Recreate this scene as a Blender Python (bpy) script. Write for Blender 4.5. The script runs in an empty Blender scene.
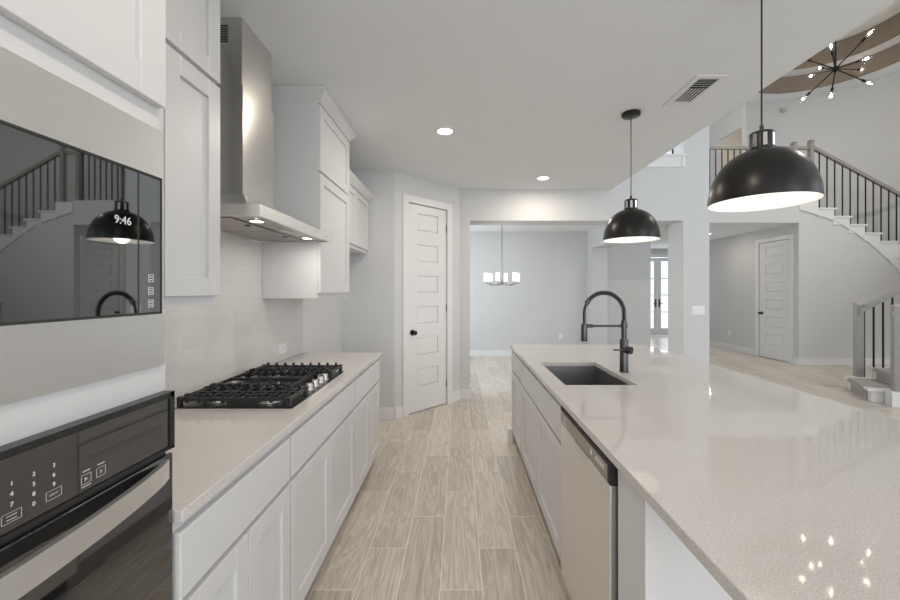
import bpy, bmesh, math, random
from mathutils import Vector, Matrix
random.seed(7)
S = bpy.context.scene
COL = S.collection
PI = math.pi

# ------------------------------------------------------------------ camera
H = 1.436
cam = bpy.data.cameras.new('camera')
cam.sensor_width = 36.0
cam.lens = 36.0 * 390 / 900
cam.shift_x = -9.5 / 900
cam.shift_y = -10 / 900
cam.clip_start = 0.02
camo = bpy.data.objects.new('camera', cam)
camo.location = (0, 0, H)
camo.rotation_euler = (PI / 2, 0, 0)
COL.objects.link(camo)
S.camera = camo

# ------------------------------------------------------------------ world, exposure
S.view_settings.view_transform = 'Standard'
S.view_settings.look = 'None'
S.view_settings.exposure = -0.23
S.view_settings.gamma = 1.0
S.view_settings.use_curve_mapping = False
S.cycles.use_denoising = True
S.cycles.max_bounces = 10
S.cycles.diffuse_bounces = 6
S.cycles.glossy_bounces = 5
S.cycles.sample_clamp_indirect = 6.0
W = bpy.data.worlds.new('world')
S.world = W
W.use_nodes = True
bg = W.node_tree.nodes['Background']
bg.inputs['Color'].default_value = (0.86, 0.93, 1.0, 1)
bg.inputs['Strength'].default_value = 1.6


def area(name, loc, direction, sx, sy, power, color=(1, 1, 1)):
    l = bpy.data.lights.new(name, 'AREA')
    l.shape = 'RECTANGLE'
    l.size, l.size_y = sx, sy
    l.energy = power
    l.color = color
    o = bpy.data.objects.new(name, l)
    o.location = loc
    o.rotation_euler = Vector(direction).to_track_quat('-Z', 'Y').to_euler()
    COL.objects.link(o)
    return o


DAY = (0.88, 0.95, 1.0)
area('daylight_living_windows', (5.6, -5.9, 2.6), (0, 1, 0.1), 5.0, 4.4, 225, DAY)
area('daylight_side_windows', (9.3, -0.5, 2.6), (-1, 0.25, 0.15), 5.0, 4.4, 85, DAY)
area('daylight_breakfast_windows', (0.2, -3.9, 1.2), (0, 1, 0.0), 2.6, 2.0, 74, (1.0, 0.975, 0.94))
area('daylight_dining_window', (-1.42, 7.0, 1.5), (1, 0, 0.1), 1.8, 1.8, 44, DAY)
area('daylight_entry_doors', (6.2, 12.4, 1.3), (0, -1, -0.1), 1.7, 2.3, 45, DAY)

# ------------------------------------------------------------------ materials


def mat(name, color, rough=0.5, metal=0.0, noise=0.0, scale=30.0, bump=0.0, coat=0.0, stretch=None, spec=0.5, ior=1.5, aniso=0.0):
    m = bpy.data.materials.new(name)
    m.use_nodes = True
    nt = m.node_tree
    b = nt.nodes['Principled BSDF']
    b.inputs['Base Color'].default_value = (*color, 1)
    b.inputs['Roughness'].default_value = rough
    b.inputs['Metallic'].default_value = metal
    b.inputs['Coat Weight'].default_value = coat
    b.inputs['Specular IOR Level'].default_value = spec
    b.inputs['IOR'].default_value = ior
    if aniso:
        b.inputs['Anisotropic'].default_value = aniso
        b.inputs['Anisotropic Rotation'].default_value = 0.25
        tg = nt.nodes.new('ShaderNodeTangent')
        tg.direction_type = 'RADIAL'
        tg.axis = 'Z'
        nt.links.new(tg.outputs[0], b.inputs['Tangent'])
    if noise or bump:
        tc = nt.nodes.new('ShaderNodeTexCoord')
        n = nt.nodes.new('ShaderNodeTexNoise')
        n.inputs['Scale'].default_value = scale
        n.inputs['Detail'].default_value = 4
        src = tc.outputs['Object']
        if stretch:
            mp = nt.nodes.new('ShaderNodeMapping')
            mp.inputs['Scale'].default_value = stretch
            nt.links.new(src, mp.inputs['Vector'])
            src = mp.outputs['Vector']
        nt.links.new(src, n.inputs['Vector'])
        if noise:
            mix = nt.nodes.new('ShaderNodeMix')
            mix.data_type = 'RGBA'
            mix.inputs['A'].default_value = (*[c * (1 - noise) for c in color], 1)
            mix.inputs['B'].default_value = (*[min(1, c * (1 + noise)) for c in color], 1)
            nt.links.new(n.outputs['Fac'], mix.inputs['Factor'])
            nt.links.new(mix.outputs['Result'], b.inputs['Base Color'])
        if bump:
            bp = nt.nodes.new('ShaderNodeBump')
            bp.inputs['Strength'].default_value = bump
            bp.inputs['Distance'].default_value = 0.002
            nt.links.new(n.outputs['Fac'], bp.inputs['Height'])
            nt.links.new(bp.outputs['Normal'], b.inputs['Normal'])
    return m


def emit(name, color, strength):
    m = mat(name, color, 0.4)
    b = m.node_tree.nodes['Principled BSDF']
    b.inputs['Emission Color'].default_value = (*color, 1)
    b.inputs['Emission Strength'].default_value = strength
    return m


def glass(name, color=(1, 1, 1), rough=0.0, alpha=0.12):
    """thin clear pane: mostly transparent with a mirror-like sheen"""
    m = bpy.data.materials.new(name)
    m.use_nodes = True
    nt = m.node_tree
    nt.nodes.remove(nt.nodes['Principled BSDF'])
    out = nt.nodes['Material Output']
    t = nt.nodes.new('ShaderNodeBsdfTransparent')
    t.inputs['Color'].default_value = (*color, 1)
    g = nt.nodes.new('ShaderNodeBsdfGlossy')
    g.inputs['Roughness'].default_value = rough
    mx = nt.nodes.new('ShaderNodeMixShader')
    mx.inputs['Fac'].default_value = alpha
    nt.links.new(t.outputs[0], mx.inputs[1])
    nt.links.new(g.outputs[0], mx.inputs[2])
    nt.links.new(mx.outputs[0], out.inputs['Surface'])
    return m


def M_(nt, op, a, b=None, c=None):
    n = nt.nodes.new('ShaderNodeMath')
    n.operation = op
    for i, v in enumerate((a, b, c)):
        if v is None:
            continue
        if isinstance(v, (int, float)):
            n.inputs[i].default_value = v
        else:
            nt.links.new(v, n.inputs[i])
    return n.outputs[0]


def plank_floor():
    m = bpy.data.materials.new('wood_look_tile_planks')
    m.use_nodes = True
    nt = m.node_tree
    b = nt.nodes['Principled BSDF']
    tc = nt.nodes.new('ShaderNodeTexCoord')
    sp = nt.nodes.new('ShaderNodeSeparateXYZ')
    nt.links.new(tc.outputs['Object'], sp.inputs[0])
    X, Y = sp.outputs['X'], sp.outputs['Y']
    u = M_(nt, 'DIVIDE', M_(nt, 'ADD', X, 0.093), 0.2025)
    row = M_(nt, 'FLOOR', u)
    uf = M_(nt, 'SUBTRACT', u, row)
    off = M_(nt, 'MULTIPLY', M_(nt, 'FLOORED_MODULO', row, 3.0), 0.303)
    v = M_(nt, 'DIVIDE', M_(nt, 'SUBTRACT', M_(nt, 'SUBTRACT', Y, 1.867), off), 0.91)
    idv = M_(nt, 'FLOOR', v)
    vf = M_(nt, 'SUBTRACT', v, idv)
    # grout mask
    du = M_(nt, 'MULTIPLY', M_(nt, 'MINIMUM', uf, M_(nt, 'SUBTRACT', 1.0, uf)), 0.2025)
    dv = M_(nt, 'MULTIPLY', M_(nt, 'MINIMUM', vf, M_(nt, 'SUBTRACT', 1.0, vf)), 0.91)
    g = M_(nt, 'LESS_THAN', M_(nt, 'MINIMUM', du, dv), 0.0022)
    # per plank variation
    cb = nt.nodes.new('ShaderNodeCombineXYZ')
    nt.links.new(row, cb.inputs[0])
    nt.links.new(idv, cb.inputs[1])
    wn = nt.nodes.new('ShaderNodeTexWhiteNoise')
    wn.noise_dimensions = '3D'
    nt.links.new(cb.outputs[0], wn.inputs['Vector'])
    # grain coordinate
    gc = nt.nodes.new('ShaderNodeCombineXYZ')
    nt.links.new(M_(nt, 'MULTIPLY', X, 13.0), gc.inputs[0])
    nt.links.new(M_(nt, 'MULTIPLY', Y, 1.0), gc.inputs[1])
    nt.links.new(M_(nt, 'MULTIPLY', wn.outputs['Value'], 37.0), gc.inputs[2])
    n1 = nt.nodes.new('ShaderNodeTexNoise')
    n1.inputs['Scale'].default_value = 1.0
    n1.inputs['Detail'].default_value = 5
    n1.inputs['Distortion'].default_value = 0.9
    nt.links.new(gc.outputs[0], n1.inputs['Vector'])
    rings = M_(nt, 'FRACT', M_(nt, 'MULTIPLY', n1.outputs['Fac'], 9.0))
    rings = M_(nt, 'ABSOLUTE', M_(nt, 'SUBTRACT', rings, 0.5))
    n2 = nt.nodes.new('ShaderNodeTexNoise')
    n2.inputs['Scale'].default_value = 6.0
    n2.inputs['Detail'].default_value = 3
    nt.links.new(gc.outputs[0], n2.inputs['Vector'])
    f = M_(nt, 'ADD', M_(nt, 'MULTIPLY', rings, 0.75), M_(nt, 'MULTIPLY', n2.outputs['Fac'], 0.45))
    f = M_(nt, 'ADD', f, M_(nt, 'MULTIPLY', M_(nt, 'SUBTRACT', wn.outputs['Value'], 0.5), 0.34))
    cr = nt.nodes.new('ShaderNodeValToRGB')
    e = cr.color_ramp.elements
    e[0].position = 0.02
    e[0].color = (0.40, 0.35, 0.298, 1)
    e[1].position = 0.85
    e[1].color = (0.77, 0.715, 0.645, 1)
    nt.links.new(f, cr.inputs[0])
    mx = nt.nodes.new('ShaderNodeMix')
    mx.data_type = 'RGBA'
    mx.inputs['B'].default_value = (0.78, 0.75, 0.71, 1)
    nt.links.new(g, mx.inputs['Factor'])
    nt.links.new(cr.outputs[0], mx.inputs['A'])
    nt.links.new(mx.outputs['Result'], b.inputs['Base Color'])
    b.inputs['Roughness'].default_value = 0.36
    bp = nt.nodes.new('ShaderNodeBump')
    bp.inputs['Strength'].default_value = 0.25
    bp.inputs['Distance'].default_value = 0.002
    nt.links.new(M_(nt, 'SUBTRACT', 1.0, g), bp.inputs['Height'])
    nt.links.new(bp.outputs['Normal'], b.inputs['Normal'])
    return m


def subway_tile():
    m = bpy.data.materials.new('glossy_white_subway_tile')
    m.use_nodes = True
    nt = m.node_tree
    b = nt.nodes['Principled BSDF']
    tc = nt.nodes.new('ShaderNodeTexCoord')
    sp = nt.nodes.new('ShaderNodeSeparateXYZ')
    nt.links.new(tc.outputs['Object'], sp.inputs[0])
    cb = nt.nodes.new('ShaderNodeCombineXYZ')
    nt.links.new(sp.outputs['Y'], cb.inputs[0])
    nt.links.new(M_(nt, 'SUBTRACT', sp.outputs['Z'], 0.915), cb.inputs[1])
    br = nt.nodes.new('ShaderNodeTexBrick')
    br.inputs['Scale'].default_value = 1.0
    br.inputs['Brick Width'].default_value = 0.305
    br.inputs['Row Height'].default_value = 0.0785
    br.inputs['Mortar Size'].default_value = 0.0017
    br.inputs['Mortar Smooth'].default_value = 0.2
    br.inputs['Color1'].default_value = (0.66, 0.645, 0.62, 1)
    br.inputs['Color2'].default_value = (0.62, 0.605, 0.585, 1)
    br.inputs['Mortar'].default_value = (0.70, 0.69, 0.675, 1)
    nt.links.new(cb.outputs[0], br.inputs['Vector'])
    nt.links.new(br.outputs['Color'], b.inputs['Base Color'])
    b.inputs['Roughness'].default_value = 0.12
    n = nt.nodes.new('ShaderNodeTexNoise')
    n.inputs['Scale'].default_value = 14.0
    n.inputs['Detail'].default_value = 2
    nt.links.new(tc.outputs['Object'], n.inputs['Vector'])
    hgt = M_(nt, 'SUBTRACT', M_(nt, 'MULTIPLY', n.outputs['Fac'], 1.2), br.outputs['Fac'])
    bp = nt.nodes.new('ShaderNodeBump')
    bp.inputs['Strength'].default_value = 0.45
    bp.inputs['Distance'].default_value = 0.006
    nt.links.new(hgt, bp.inputs['Height'])
    nt.links.new(bp.outputs['Normal'], b.inputs['Normal'])
    return m


def quartz(name, c):
    m = mat(name, c, 0.045, spec=0.36)
    nt = m.node_tree
    b = nt.nodes['Principled BSDF']
    tc = nt.nodes.new('ShaderNodeTexCoord')
    n = nt.nodes.new('ShaderNodeTexNoise')
    n.inputs['Scale'].default_value = 260
    n.inputs['Detail'].default_value = 2
    nt.links.new(tc.outputs['Object'], n.inputs['Vector'])
    v = nt.nodes.new('ShaderNodeTexVoronoi')
    v.inputs['Scale'].default_value = 70
    nt.links.new(tc.outputs['Object'], v.inputs['Vector'])
    cr = nt.nodes.new('ShaderNodeValToRGB')
    e = cr.color_ramp.elements
    e[0].position = 0.30
    e[0].color = (*[x * 0.80 for x in c], 1)
    e[1].position = 0.62
    e[1].color = (*[min(1, x * 1.07) for x in c], 1)
    nt.links.new(n.outputs['Fac'], cr.inputs[0])
    mx = nt.nodes.new('ShaderNodeMix')
    mx.data_type = 'RGBA'
    mx.inputs['B'].default_value = (*[min(1, x * 1.3) for x in c], 1)
    nt.links.new(M_(nt, 'LESS_THAN', v.outputs['Distance'], 0.10), mx.inputs['Factor'])
    nt.links.new(cr.outputs[0], mx.inputs['A'])
    nt.links.new(mx.outputs['Result'], b.inputs['Base Color'])
    return m


MT = dict(
    wall=mat('grey_white_wall_paint', (0.60, 0.605, 0.61), 0.7, noise=0.015, scale=6),
    ceil=mat('flat_ceiling_paint', (0.765, 0.785, 0.795), 0.85, noise=0.015, scale=5),
    trim=mat('white_trim_paint', (0.74, 0.74, 0.74), 0.35, noise=0.01),
    cab=mat('white_cabinet_paint', (0.645, 0.645, 0.65), 0.32, noise=0.01),
    cabin=mat('cabinet_carcass_white', (0.70, 0.695, 0.685), 0.5, noise=0.01),
    toe=mat('taupe_toe_kick', (0.45, 0.42, 0.38), 0.6, noise=0.05),
    floor=plank_floor(),
    tile=subway_tile(),
    quartz=quartz('speckled_beige_quartz', (0.615, 0.588, 0.568)),
    steel=mat('brushed_stainless', (0.86, 0.855, 0.845), 0.34, 1.0, noise=0.06, scale=8, stretch=(60, 2, 60)),
    steelv=mat('brushed_stainless_satin', (0.66, 0.65, 0.635), 0.22, 1.0, noise=0.04, scale=8, stretch=(2, 2, 60), aniso=0.85),
    steeld=mat('dark_stainless_sink', (0.30, 0.30, 0.31), 0.42, 1.0, noise=0.06, scale=12),
    blackglass=mat('black_glass', (0.012, 0.012, 0.013), 0.03, 0.0, noise=0.01, spec=1.0, ior=1.9),
    blackplastic=mat('black_plastic', (0.02, 0.02, 0.02), 0.3, noise=0.02),
    iron=mat('cast_iron', (0.03, 0.03, 0.032), 0.42, 0.3, noise=0.2, scale=80, bump=0.2),
    blackmetal=mat('satin_black_metal', (0.028, 0.027, 0.026), 0.33, 0.6, noise=0.05),
    gunmetal=mat('gunmetal_faucet', (0.085, 0.085, 0.088), 0.3, 0.9, noise=0.05),
    chrome=mat('polished_chrome', (0.70, 0.70, 0.70), 0.08, 1.0, noise=0.01),
    nickel=mat('brushed_nickel', (0.26, 0.255, 0.25), 0.28, 1.0, noise=0.03),
    whitein=mat('white_enamel_lining', (0.88, 0.87, 0.84), 0.5, noise=0.01),
    mwglass=mat('mirror_black_glass', (0.27, 0.275, 0.28), 0.02, 1.0, noise=0.005),
    bulb=emit('lit_bulb', (1.0, 0.92, 0.80), 4.0),
    filament=emit('bulb_filament', (1.0, 0.84, 0.62), 70.0),
    can=emit('recessed_lens', (1.0, 0.95, 0.86), 14.0),
    hoodled=emit('hood_led', (1.0, 0.93, 0.82), 9.0),
    shade=emit('lit_frosted_shade', (1.0, 0.95, 0.88), 1.1),
    print=emit('white_display_print', (0.55, 0.57, 0.6), 0.25),
    greyprint=mat('grey_panel_print', (0.45, 0.45, 0.45), 0.4, noise=0.01),
    clear=glass('clear_glass'),
    plate=mat('white_plastic_plate', (0.82, 0.82, 0.81), 0.3, noise=0.01),
    wood=mat('grey_stained_wood', (0.28, 0.268, 0.255), 0.45, noise=0.25, scale=9, stretch=(14, 14, 1.2)),
    carpet=mat('grey_stair_carpet', (0.36, 0.345, 0.325), 0.95, noise=0.25, scale=160, bump=0.8),
    brown=mat('taupe_tray_paint', (0.245, 0.205, 0.17), 0.7, noise=0.03, scale=6),
    filt=mat('hood_mesh_filter', (0.34, 0.305, 0.28), 0.35, 1.0, noise=0.25, scale=220),
    dark=mat('dark_void', (0.03, 0.03, 0.03), 0.8, noise=0.1),
    dwstrip=mat('dark_stainless_strip', (0.42, 0.395, 0.365), 0.3, 1.0, noise=0.05, scale=8, stretch=(60, 2, 60)),
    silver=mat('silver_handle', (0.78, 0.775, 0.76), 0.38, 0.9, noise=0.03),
    brick=mat('beige_room_paint', (0.68, 0.645, 0.59), 0.8, noise=0.02),
)

# ------------------------------------------------------------------ mesh helpers


class MB:
    def __init__(self):
        self.bm = bmesh.new()

    def box(self, x0, x1, y0, y1, z0, z1, rot=None):
        c = Vector(((x0 + x1) / 2, (y0 + y1) / 2, (z0 + z1) / 2))
        m = Matrix.Translation(c)
        if rot is not None:
            m = m @ rot
        m = m @ Matrix.Diagonal((abs(x1 - x0), abs(y1 - y0), abs(z1 - z0), 1))
        bmesh.ops.create_cube(self.bm, size=1, matrix=m)
        return self

    def hexa(self, bottom, top):
        """solid from two 4-point loops"""
        vs = [self.bm.verts.new(p) for p in bottom] + [self.bm.verts.new(p) for p in top]
        f = self.bm.faces.new
        f(vs[3::-1])
        f(vs[4:8])
        for i in range(4):
            j = (i + 1) % 4
            f((vs[i], vs[j], vs[4 + j], vs[4 + i]))
        return self

    def prism(self, pts, axis, a, b):
        """extrude polygon along an axis; pts are the two other coords in xyz order"""
        def mk(p, v):
            p = list(p)
            p.insert(axis, v)
            return self.bm.verts.new(p)
        A = [mk(p, a) for p in pts]
        B = [mk(p, b) for p in pts]
        fs = [self.bm.faces.new(A[::-1]), self.bm.faces.new(B)]
        n = len(pts)
        for i in range(n):
            j = (i + 1) % n
            fs.append(self.bm.faces.new((A[i], A[j], B[j], B[i])))
        return self

    def cyl(self, p, q, r, r2=None, seg=20, cap=True):
        p, q = Vector(p), Vector(q)
        d = q - p
        m = Matrix.Translation((p + q) / 2) @ d.to_track_quat('Z', 'Y').to_matrix().to_4x4()
        bmesh.ops.create_cone(self.bm, cap_ends=cap, segments=seg, radius1=r,
                              radius2=r if r2 is None else r2, depth=d.length, matrix=m)
        return self

    def sphere(self, c, r, sc=(1, 1, 1), rot=None, seg=20):
        m = Matrix.Translation(c)
        if rot is not None:
            m = m @ rot
        m = m @ Matrix.Diagonal((r * sc[0], r * sc[1], r * sc[2], 1))
        bmesh.ops.create_uvsphere(self.bm, u_segments=seg, v_segments=seg // 2 + 2, radius=1, matrix=m)
        return self

    def lathe(self, prof, loc=(0, 0, 0), seg=48, close=False, mtx=None):
        rings = []
        L = Vector(loc)
        for r, z in prof:
            ring = []
            for i in range(seg):
                a = 2 * PI * i / seg
                v = Vector((r * math.cos(a), r * math.sin(a), z))
                if mtx is not None:
                    v = mtx @ v
                ring.append(self.bm.verts.new(v + L))
            rings.append(ring)
        n = len(rings)
        for k in range(n if close else n - 1):
            A, B = rings[k], rings[(k + 1) % n]
            for i in range(seg):
                j = (i + 1) % seg
                self.bm.faces.new((A[i], A[j], B[j], B[i]))
        if not close:
            for ring in (rings[0], rings[-1]):
                if (ring[0].co - ring[seg // 2].co).length > 1e-5:
                    try:
                        self.bm.faces.new(ring)
                    except ValueError:
                        pass
        return self

    def tube(self, pts, r, seg=12):
        pts = [Vector(p) for p in pts]
        rings = []
        for i, p in enumerate(pts):
            t = (pts[min(i + 1, len(pts) - 1)] - pts[max(i - 1, 0)]).normalized()
            up = Vector((0, 0, 1)) if abs(t.z) < 0.95 else Vector((0, 1, 0))
            if i and abs(t.dot(last)) > 0:
                a = (lasta - t * lasta.dot(t)).normalized()
            else:
                a = t.cross(up).normalized()
            b = t.cross(a)
            last, lasta = t, a
            rings.append([self.bm.verts.new(p + r * (math.cos(2 * PI * k / seg) * a + math.sin(2 * PI * k / seg) * b)) for k in range(seg)])
        for A, B in zip(rings, rings[1:]):
            for k in range(seg):
                j = (k + 1) % seg
                self.bm.faces.new((A[k], A[j], B[j], B[k]))
        self.bm.faces.new(rings[0][::-1])
        self.bm.faces.new(rings[-1])
        return self

    def sweep_rect(self, pts, hw, z0, z1):
        """bar following pts (x,y,z) with rectangular section: half width hw sideways, z0..z1 about the path"""
        pts = [Vector(p) for p in pts]
        rings = []
        for i, p in enumerate(pts):
            t = pts[min(i + 1, len(pts) - 1)] - pts[max(i - 1, 0)]
            s = Vector((t.y, -t.x, 0)).normalized() * hw
            rings.append([self.bm.verts.new(p + s * a + Vector((0, 0, b))) for a, b in ((-1, z0), (1, z0), (1, z1), (-1, z1))])
        for A, B in zip(rings, rings[1:]):
            for k in range(4):
                j = (k + 1) % 4
                self.bm.faces.new((A[k], A[j], B[j], B[k]))
        self.bm.faces.new(rings[0][::-1])
        self.bm.faces.new(rings[-1])
        return self

    def shaker(self, y0, y1, z0, z1, xf, s, th=0.02, st=0.07, rec=0.011):
        """shaker door whose face is at x = xf and looks along s (+1 or -1)"""
        xb = xf - s * th
        self.box(xb, xf, y0, y0 + st, z0, z1)
        self.box(xb, xf, y1 - st, y1, z0, z1)
        self.box(xb, xf, y0 + st, y1 - st, z0, z0 + st)
        self.box(xb, xf, y0 + st, y1 - st, z1 - st, z1)
        self.box(xb + s * 0.001, xf - s * rec, y0 + st, y1 - st, z0 + st, z1 - st)
        return self

    def transform(self, m):
        bmesh.ops.transform(self.bm, matrix=m, verts=self.bm.verts)
        return self


ROOT = {}


def obj(name, mb, material, parent=None, smooth=False, bevel=0.0, label=None, segs=2):
    bm = mb.bm
    bmesh.ops.recalc_face_normals(bm, faces=bm.faces)
    if parent is not None:
        bm.transform(ROOT[parent.name].inverted())
    me = bpy.data.meshes.new(name)
    bm.to_mesh(me)
    bm.free()
    me.materials.append(material)
    if smooth:
        for p in me.polygons:
            p.use_smooth = True
        if smooth != 'all':
            me.set_sharp_from_angle(angle=math.radians(38))
    o = bpy.data.objects.new(name, me)
    COL.objects.link(o)
    if parent is not None:
        o.parent = parent
        ROOT[o.name] = ROOT[parent.name]
    else:
        ROOT[o.name] = Matrix.Identity(4)
    if bevel:
        bv = o.modifiers.new('bevel', 'BEVEL')
        bv.width = bevel
        bv.segments = segs
        bv.limit_method = 'ANGLE'
        bv.angle_limit = math.radians(40)
    if label:
        o['label'] = label
    return o


def thing(name, label, cat, loc, rz=0.0, group=None):
    o = bpy.data.objects.new(name, None)
    o.empty_display_size = 0.1
    o.location = loc
    o.rotation_euler = (0, 0, rz)
    COL.objects.link(o)
    o['label'] = label
    o['category'] = cat
    if group:
        o['group'] = group
    ROOT[o.name] = Matrix.Translation(loc) @ Matrix.Rotation(rz, 4, 'Z')
    return o


def tag(o, label, cat, group=None):
    o['label'] = label
    o['category'] = cat
    if group:
        o['group'] = group
    return o


def struct(name, mb, m, parent=None, label=None, **k):
    o = obj(name, mb, m, parent, **k)
    if parent is None:
        o['kind'] = 'structure'
        if label:
            o['label'] = label
    return o


def dup(root, loc, label=None, group=None):
    def cp(o, parent):
        c = o.copy()
        COL.objects.link(c)
        if parent is not None:
            c.parent = parent
        for ch in o.children:
            cp(ch, c)
        return c
    r = cp(root, None)
    r.location = loc
    if label:
        r['label'] = label
    if group:
        r['group'] = group
    return r


def text_mb(txt, size, center, face='+x', depth=0.0006):
    cu = bpy.data.curves.new('lettering', 'FONT')
    cu.body = txt
    cu.size = size
    cu.extrude = depth / 2
    cu.align_x = 'CENTER'
    cu.align_y = 'CENTER'
    cu.resolution_u = 3
    o = bpy.data.objects.new('lettering', cu)
    COL.objects.link(o)
    bpy.context.view_layer.update()
    dg = bpy.context.evaluated_depsgraph_get()
    me = bpy.data.meshes.new_from_object(o.evaluated_get(dg))
    mb = MB()
    mb.bm.from_mesh(me)
    bpy.data.objects.remove(o)
    bpy.data.curves.remove(cu)
    bpy.data.meshes.remove(me)
    if face == '+x':
        R = Matrix(((0, 0, 1, 0), (1, 0, 0, 0), (0, 1, 0, 0), (0, 0, 0, 1)))
    else:
        R = Matrix(((0, 0, -1, 0), (-1, 0, 0, 0), (0, 1, 0, 0), (0, 0, 0, 1)))
    mb.transform(Matrix.Translation(center) @ R)
    return mb


def merge(a, b):
    me = bpy.data.meshes.new('tmp')
    b.bm.to_mesh(me)
    b.bm.free()
    a.bm.from_mesh(me)
    bpy.data.meshes.remove(me)
    return a


# ================================================================== THE SHELL
CZ = 2.75          # kitchen ceiling
XW = -1.309        # backsplash wall face
XE = 1.985         # where the low kitchen ceiling stops
YF = 5.12          # wall with the dining opening
HZ = 5.69           # two storey ceiling

struct('floor', MB().box(-1.6, 9.6, -6.2, 12.4, -0.12, 0), MT['floor'])
struct('wall_left', MB().box(-1.45, XW, -4.0, 4.32, 0, CZ), MT['wall'])
struct('wall_pantry', MB().box(-1.45, -0.72, 4.32, 4.42, 0, CZ), MT['wall'])
struct('ceiling_kitchen', MB().box(-1.45, XE, -4.0, YF, CZ, 3.0), MT['ceil'])
struct('wall_upper_bulkhead', MB().box(1.885, XE, -6.0, YF, 3.0, HZ), MT['wall'])
# behind the camera
mb = MB()
mb.box(-1.45, -1.1, -4.1, -4.0, 0, CZ).box(1.5, XE, -4.1, -4.0, 0, CZ)
mb.box(-1.1, 1.5, -4.1, -4.0, 0, 0.1).box(-1.1, 1.5, -4.1, -4.0, 2.45, CZ)
struct('wall_breakfast', mb, MT['wall'])
struct('wall_corner_return', MB().box(1.885, XE, -6.0, -4.1, 0, 3.0), MT['wall'])
mb = MB()
mb.box(XE, 3.1, -6.1, -6.0, 0, HZ).box(8.1, 9.5, -6.1, -6.0, 0, HZ)
mb.box(3.1, 8.1, -6.1, -6.0, 0, 0.4).box(3.1, 8.1, -6.1, -6.0, 4.8, HZ)
struct('wall_back', mb, MT['wall'])
mb = MB()
mb.box(9.4, 9.5, -6.0, -3.0, 0, HZ).box(9.4, 9.5, 2.0, 7.2, 0, HZ)
mb.box(9.4, 9.5, -3.0, 2.0, 0, 0.4).box(9.4, 9.5, -3.0, 2.0, 4.8, HZ)
struct('wall_right', mb, MT['wall'])
# angled pantry wall with door opening
PA, PB = Vector((-0.72, 4.32, 0)), Vector((0.0, 5.08, 0))
pl = (PB - PA).length
pang = math.atan2(PB.y - PA.y, PB.x - PA.x)
PM = Matrix.Translation(PA) @ Matrix.Rotation(pang, 4, 'Z')   # local x along wall, +y into pantry
d0, d1, dh = 0.195, 0.815, 2.44
mb = MB()
mb.box(0, d0, 0, 0.1, 0, CZ).box(d1, pl, 0, 0.1, 0, CZ).box(d0, d1, 0, 0.1, dh, CZ)
struct('wall_angled', mb.transform(PM), MT['wall'])
# wall with dining opening and overlook
OX0, OX1, OZ = 0.139, 2.94, 2.347
mb = MB()
TH = 0.38
mb.box(-1.5, OX0, YF, YF + TH, 0, HZ)
mb.box(OX0, OX1, YF, YF + TH, OZ, 3.19)
mb.box(OX1, 3.28, YF, YF + TH, 0, HZ)
mb.box(OX0, 1.9, YF, YF + TH, 3.19, HZ)
mb.box(1.9, OX1, YF, YF + TH, 4.25, HZ)
struct('wall_far', mb, MT['wall'])
mb = MB().box(1.9, OX1 + 0.05, YF - 0.03, YF + TH, 3.19, 3.215)
mb.box(1.9, OX1 - 0.03, YF - 0.012, YF, 3.05, 3.19).box(OX1 - 0.025, OX1 + 0.02, YF - 0.014, YF, 3.05, 3.19)
struct('trim_1', mb, MT['trim'])
# dining room
struct('wall_dining_far', MB().box(-1.5, 4.14, 8.45, 8.6, 0, 2.9), MT['wall'])
mb = MB()
mb.box(-1.6, -1.5, YF, 6.1, 0, 2.9).box(-1.6, -1.5, 7.9, 8.6, 0, 2.9)
mb.box(-1.6, -1.5, 6.1, 7.9, 0, 0.6).box(-1.6, -1.5, 6.1, 7.9, 2.4, 2.9)
struct('wall_dining_left', mb, MT['wall'])
mb = MB()
mb.box(2.77, 3.08, 8.12, 8.45, 0, 2.75).box(2.77, 3.08, YF + TH, 8.12, 2.31, 2.75)
struct('wall_dining_right', mb, MT['wall'])
struct('ceiling_dining', MB().box(-1.5, 3.28, YF + TH, 8.45, 2.70, 3.05), MT['ceil'])
# loft behind the overlook
struct('wall_loft', MB().box(-1.5, 3.13, 7.4, 7.5, 3.05, HZ), MT['wall'])
# upper hall and foyer
struct('wall_upper_hall_left', MB().box(3.13, 3.28, YF + TH, 10.5, 2.70, HZ), MT['wall'])
struct('wall_upper_hall_far', MB().box(3.28, 6.5, 10.5, 10.6, 3.17, HZ), MT['wall'])
struct('ceiling_foyer', MB().box(3.28, 6.48, 7.452, 10.5, 2.72, 3.17).box(6.48, 6.62, 7.56, 10.5, 2.72, 3.17), MT['ceil'])
struct('trim_2', MB().box(3.28, 6.48, 7.436, 7.452, 2.72, 3.20), MT['wall'])
struct('ceiling_entry', MB().box(3.9, 7.7, 10.5, 12.3, 2.72, 2.9), MT['ceil'])
# upper side wall with lit doorway
mb = MB()
mb.box(6.5, 6.6, 9.78, 10.5, 3.17, HZ).box(6.5, 6.6, 8.86, 9.78, 5.2, HZ)
struct('wall_upper_hall_right', mb, MT['wall'])
struct('wall_upper_room', MB().box(7.9, 8.0, 8.95, 10.6, 3.17, HZ).box(6.6, 8.0, 10.5, 10.6, 3.17, HZ).box(6.6, 8.0, 8.95, 10.6, 3.05, 3.17), MT['brick'])
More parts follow.
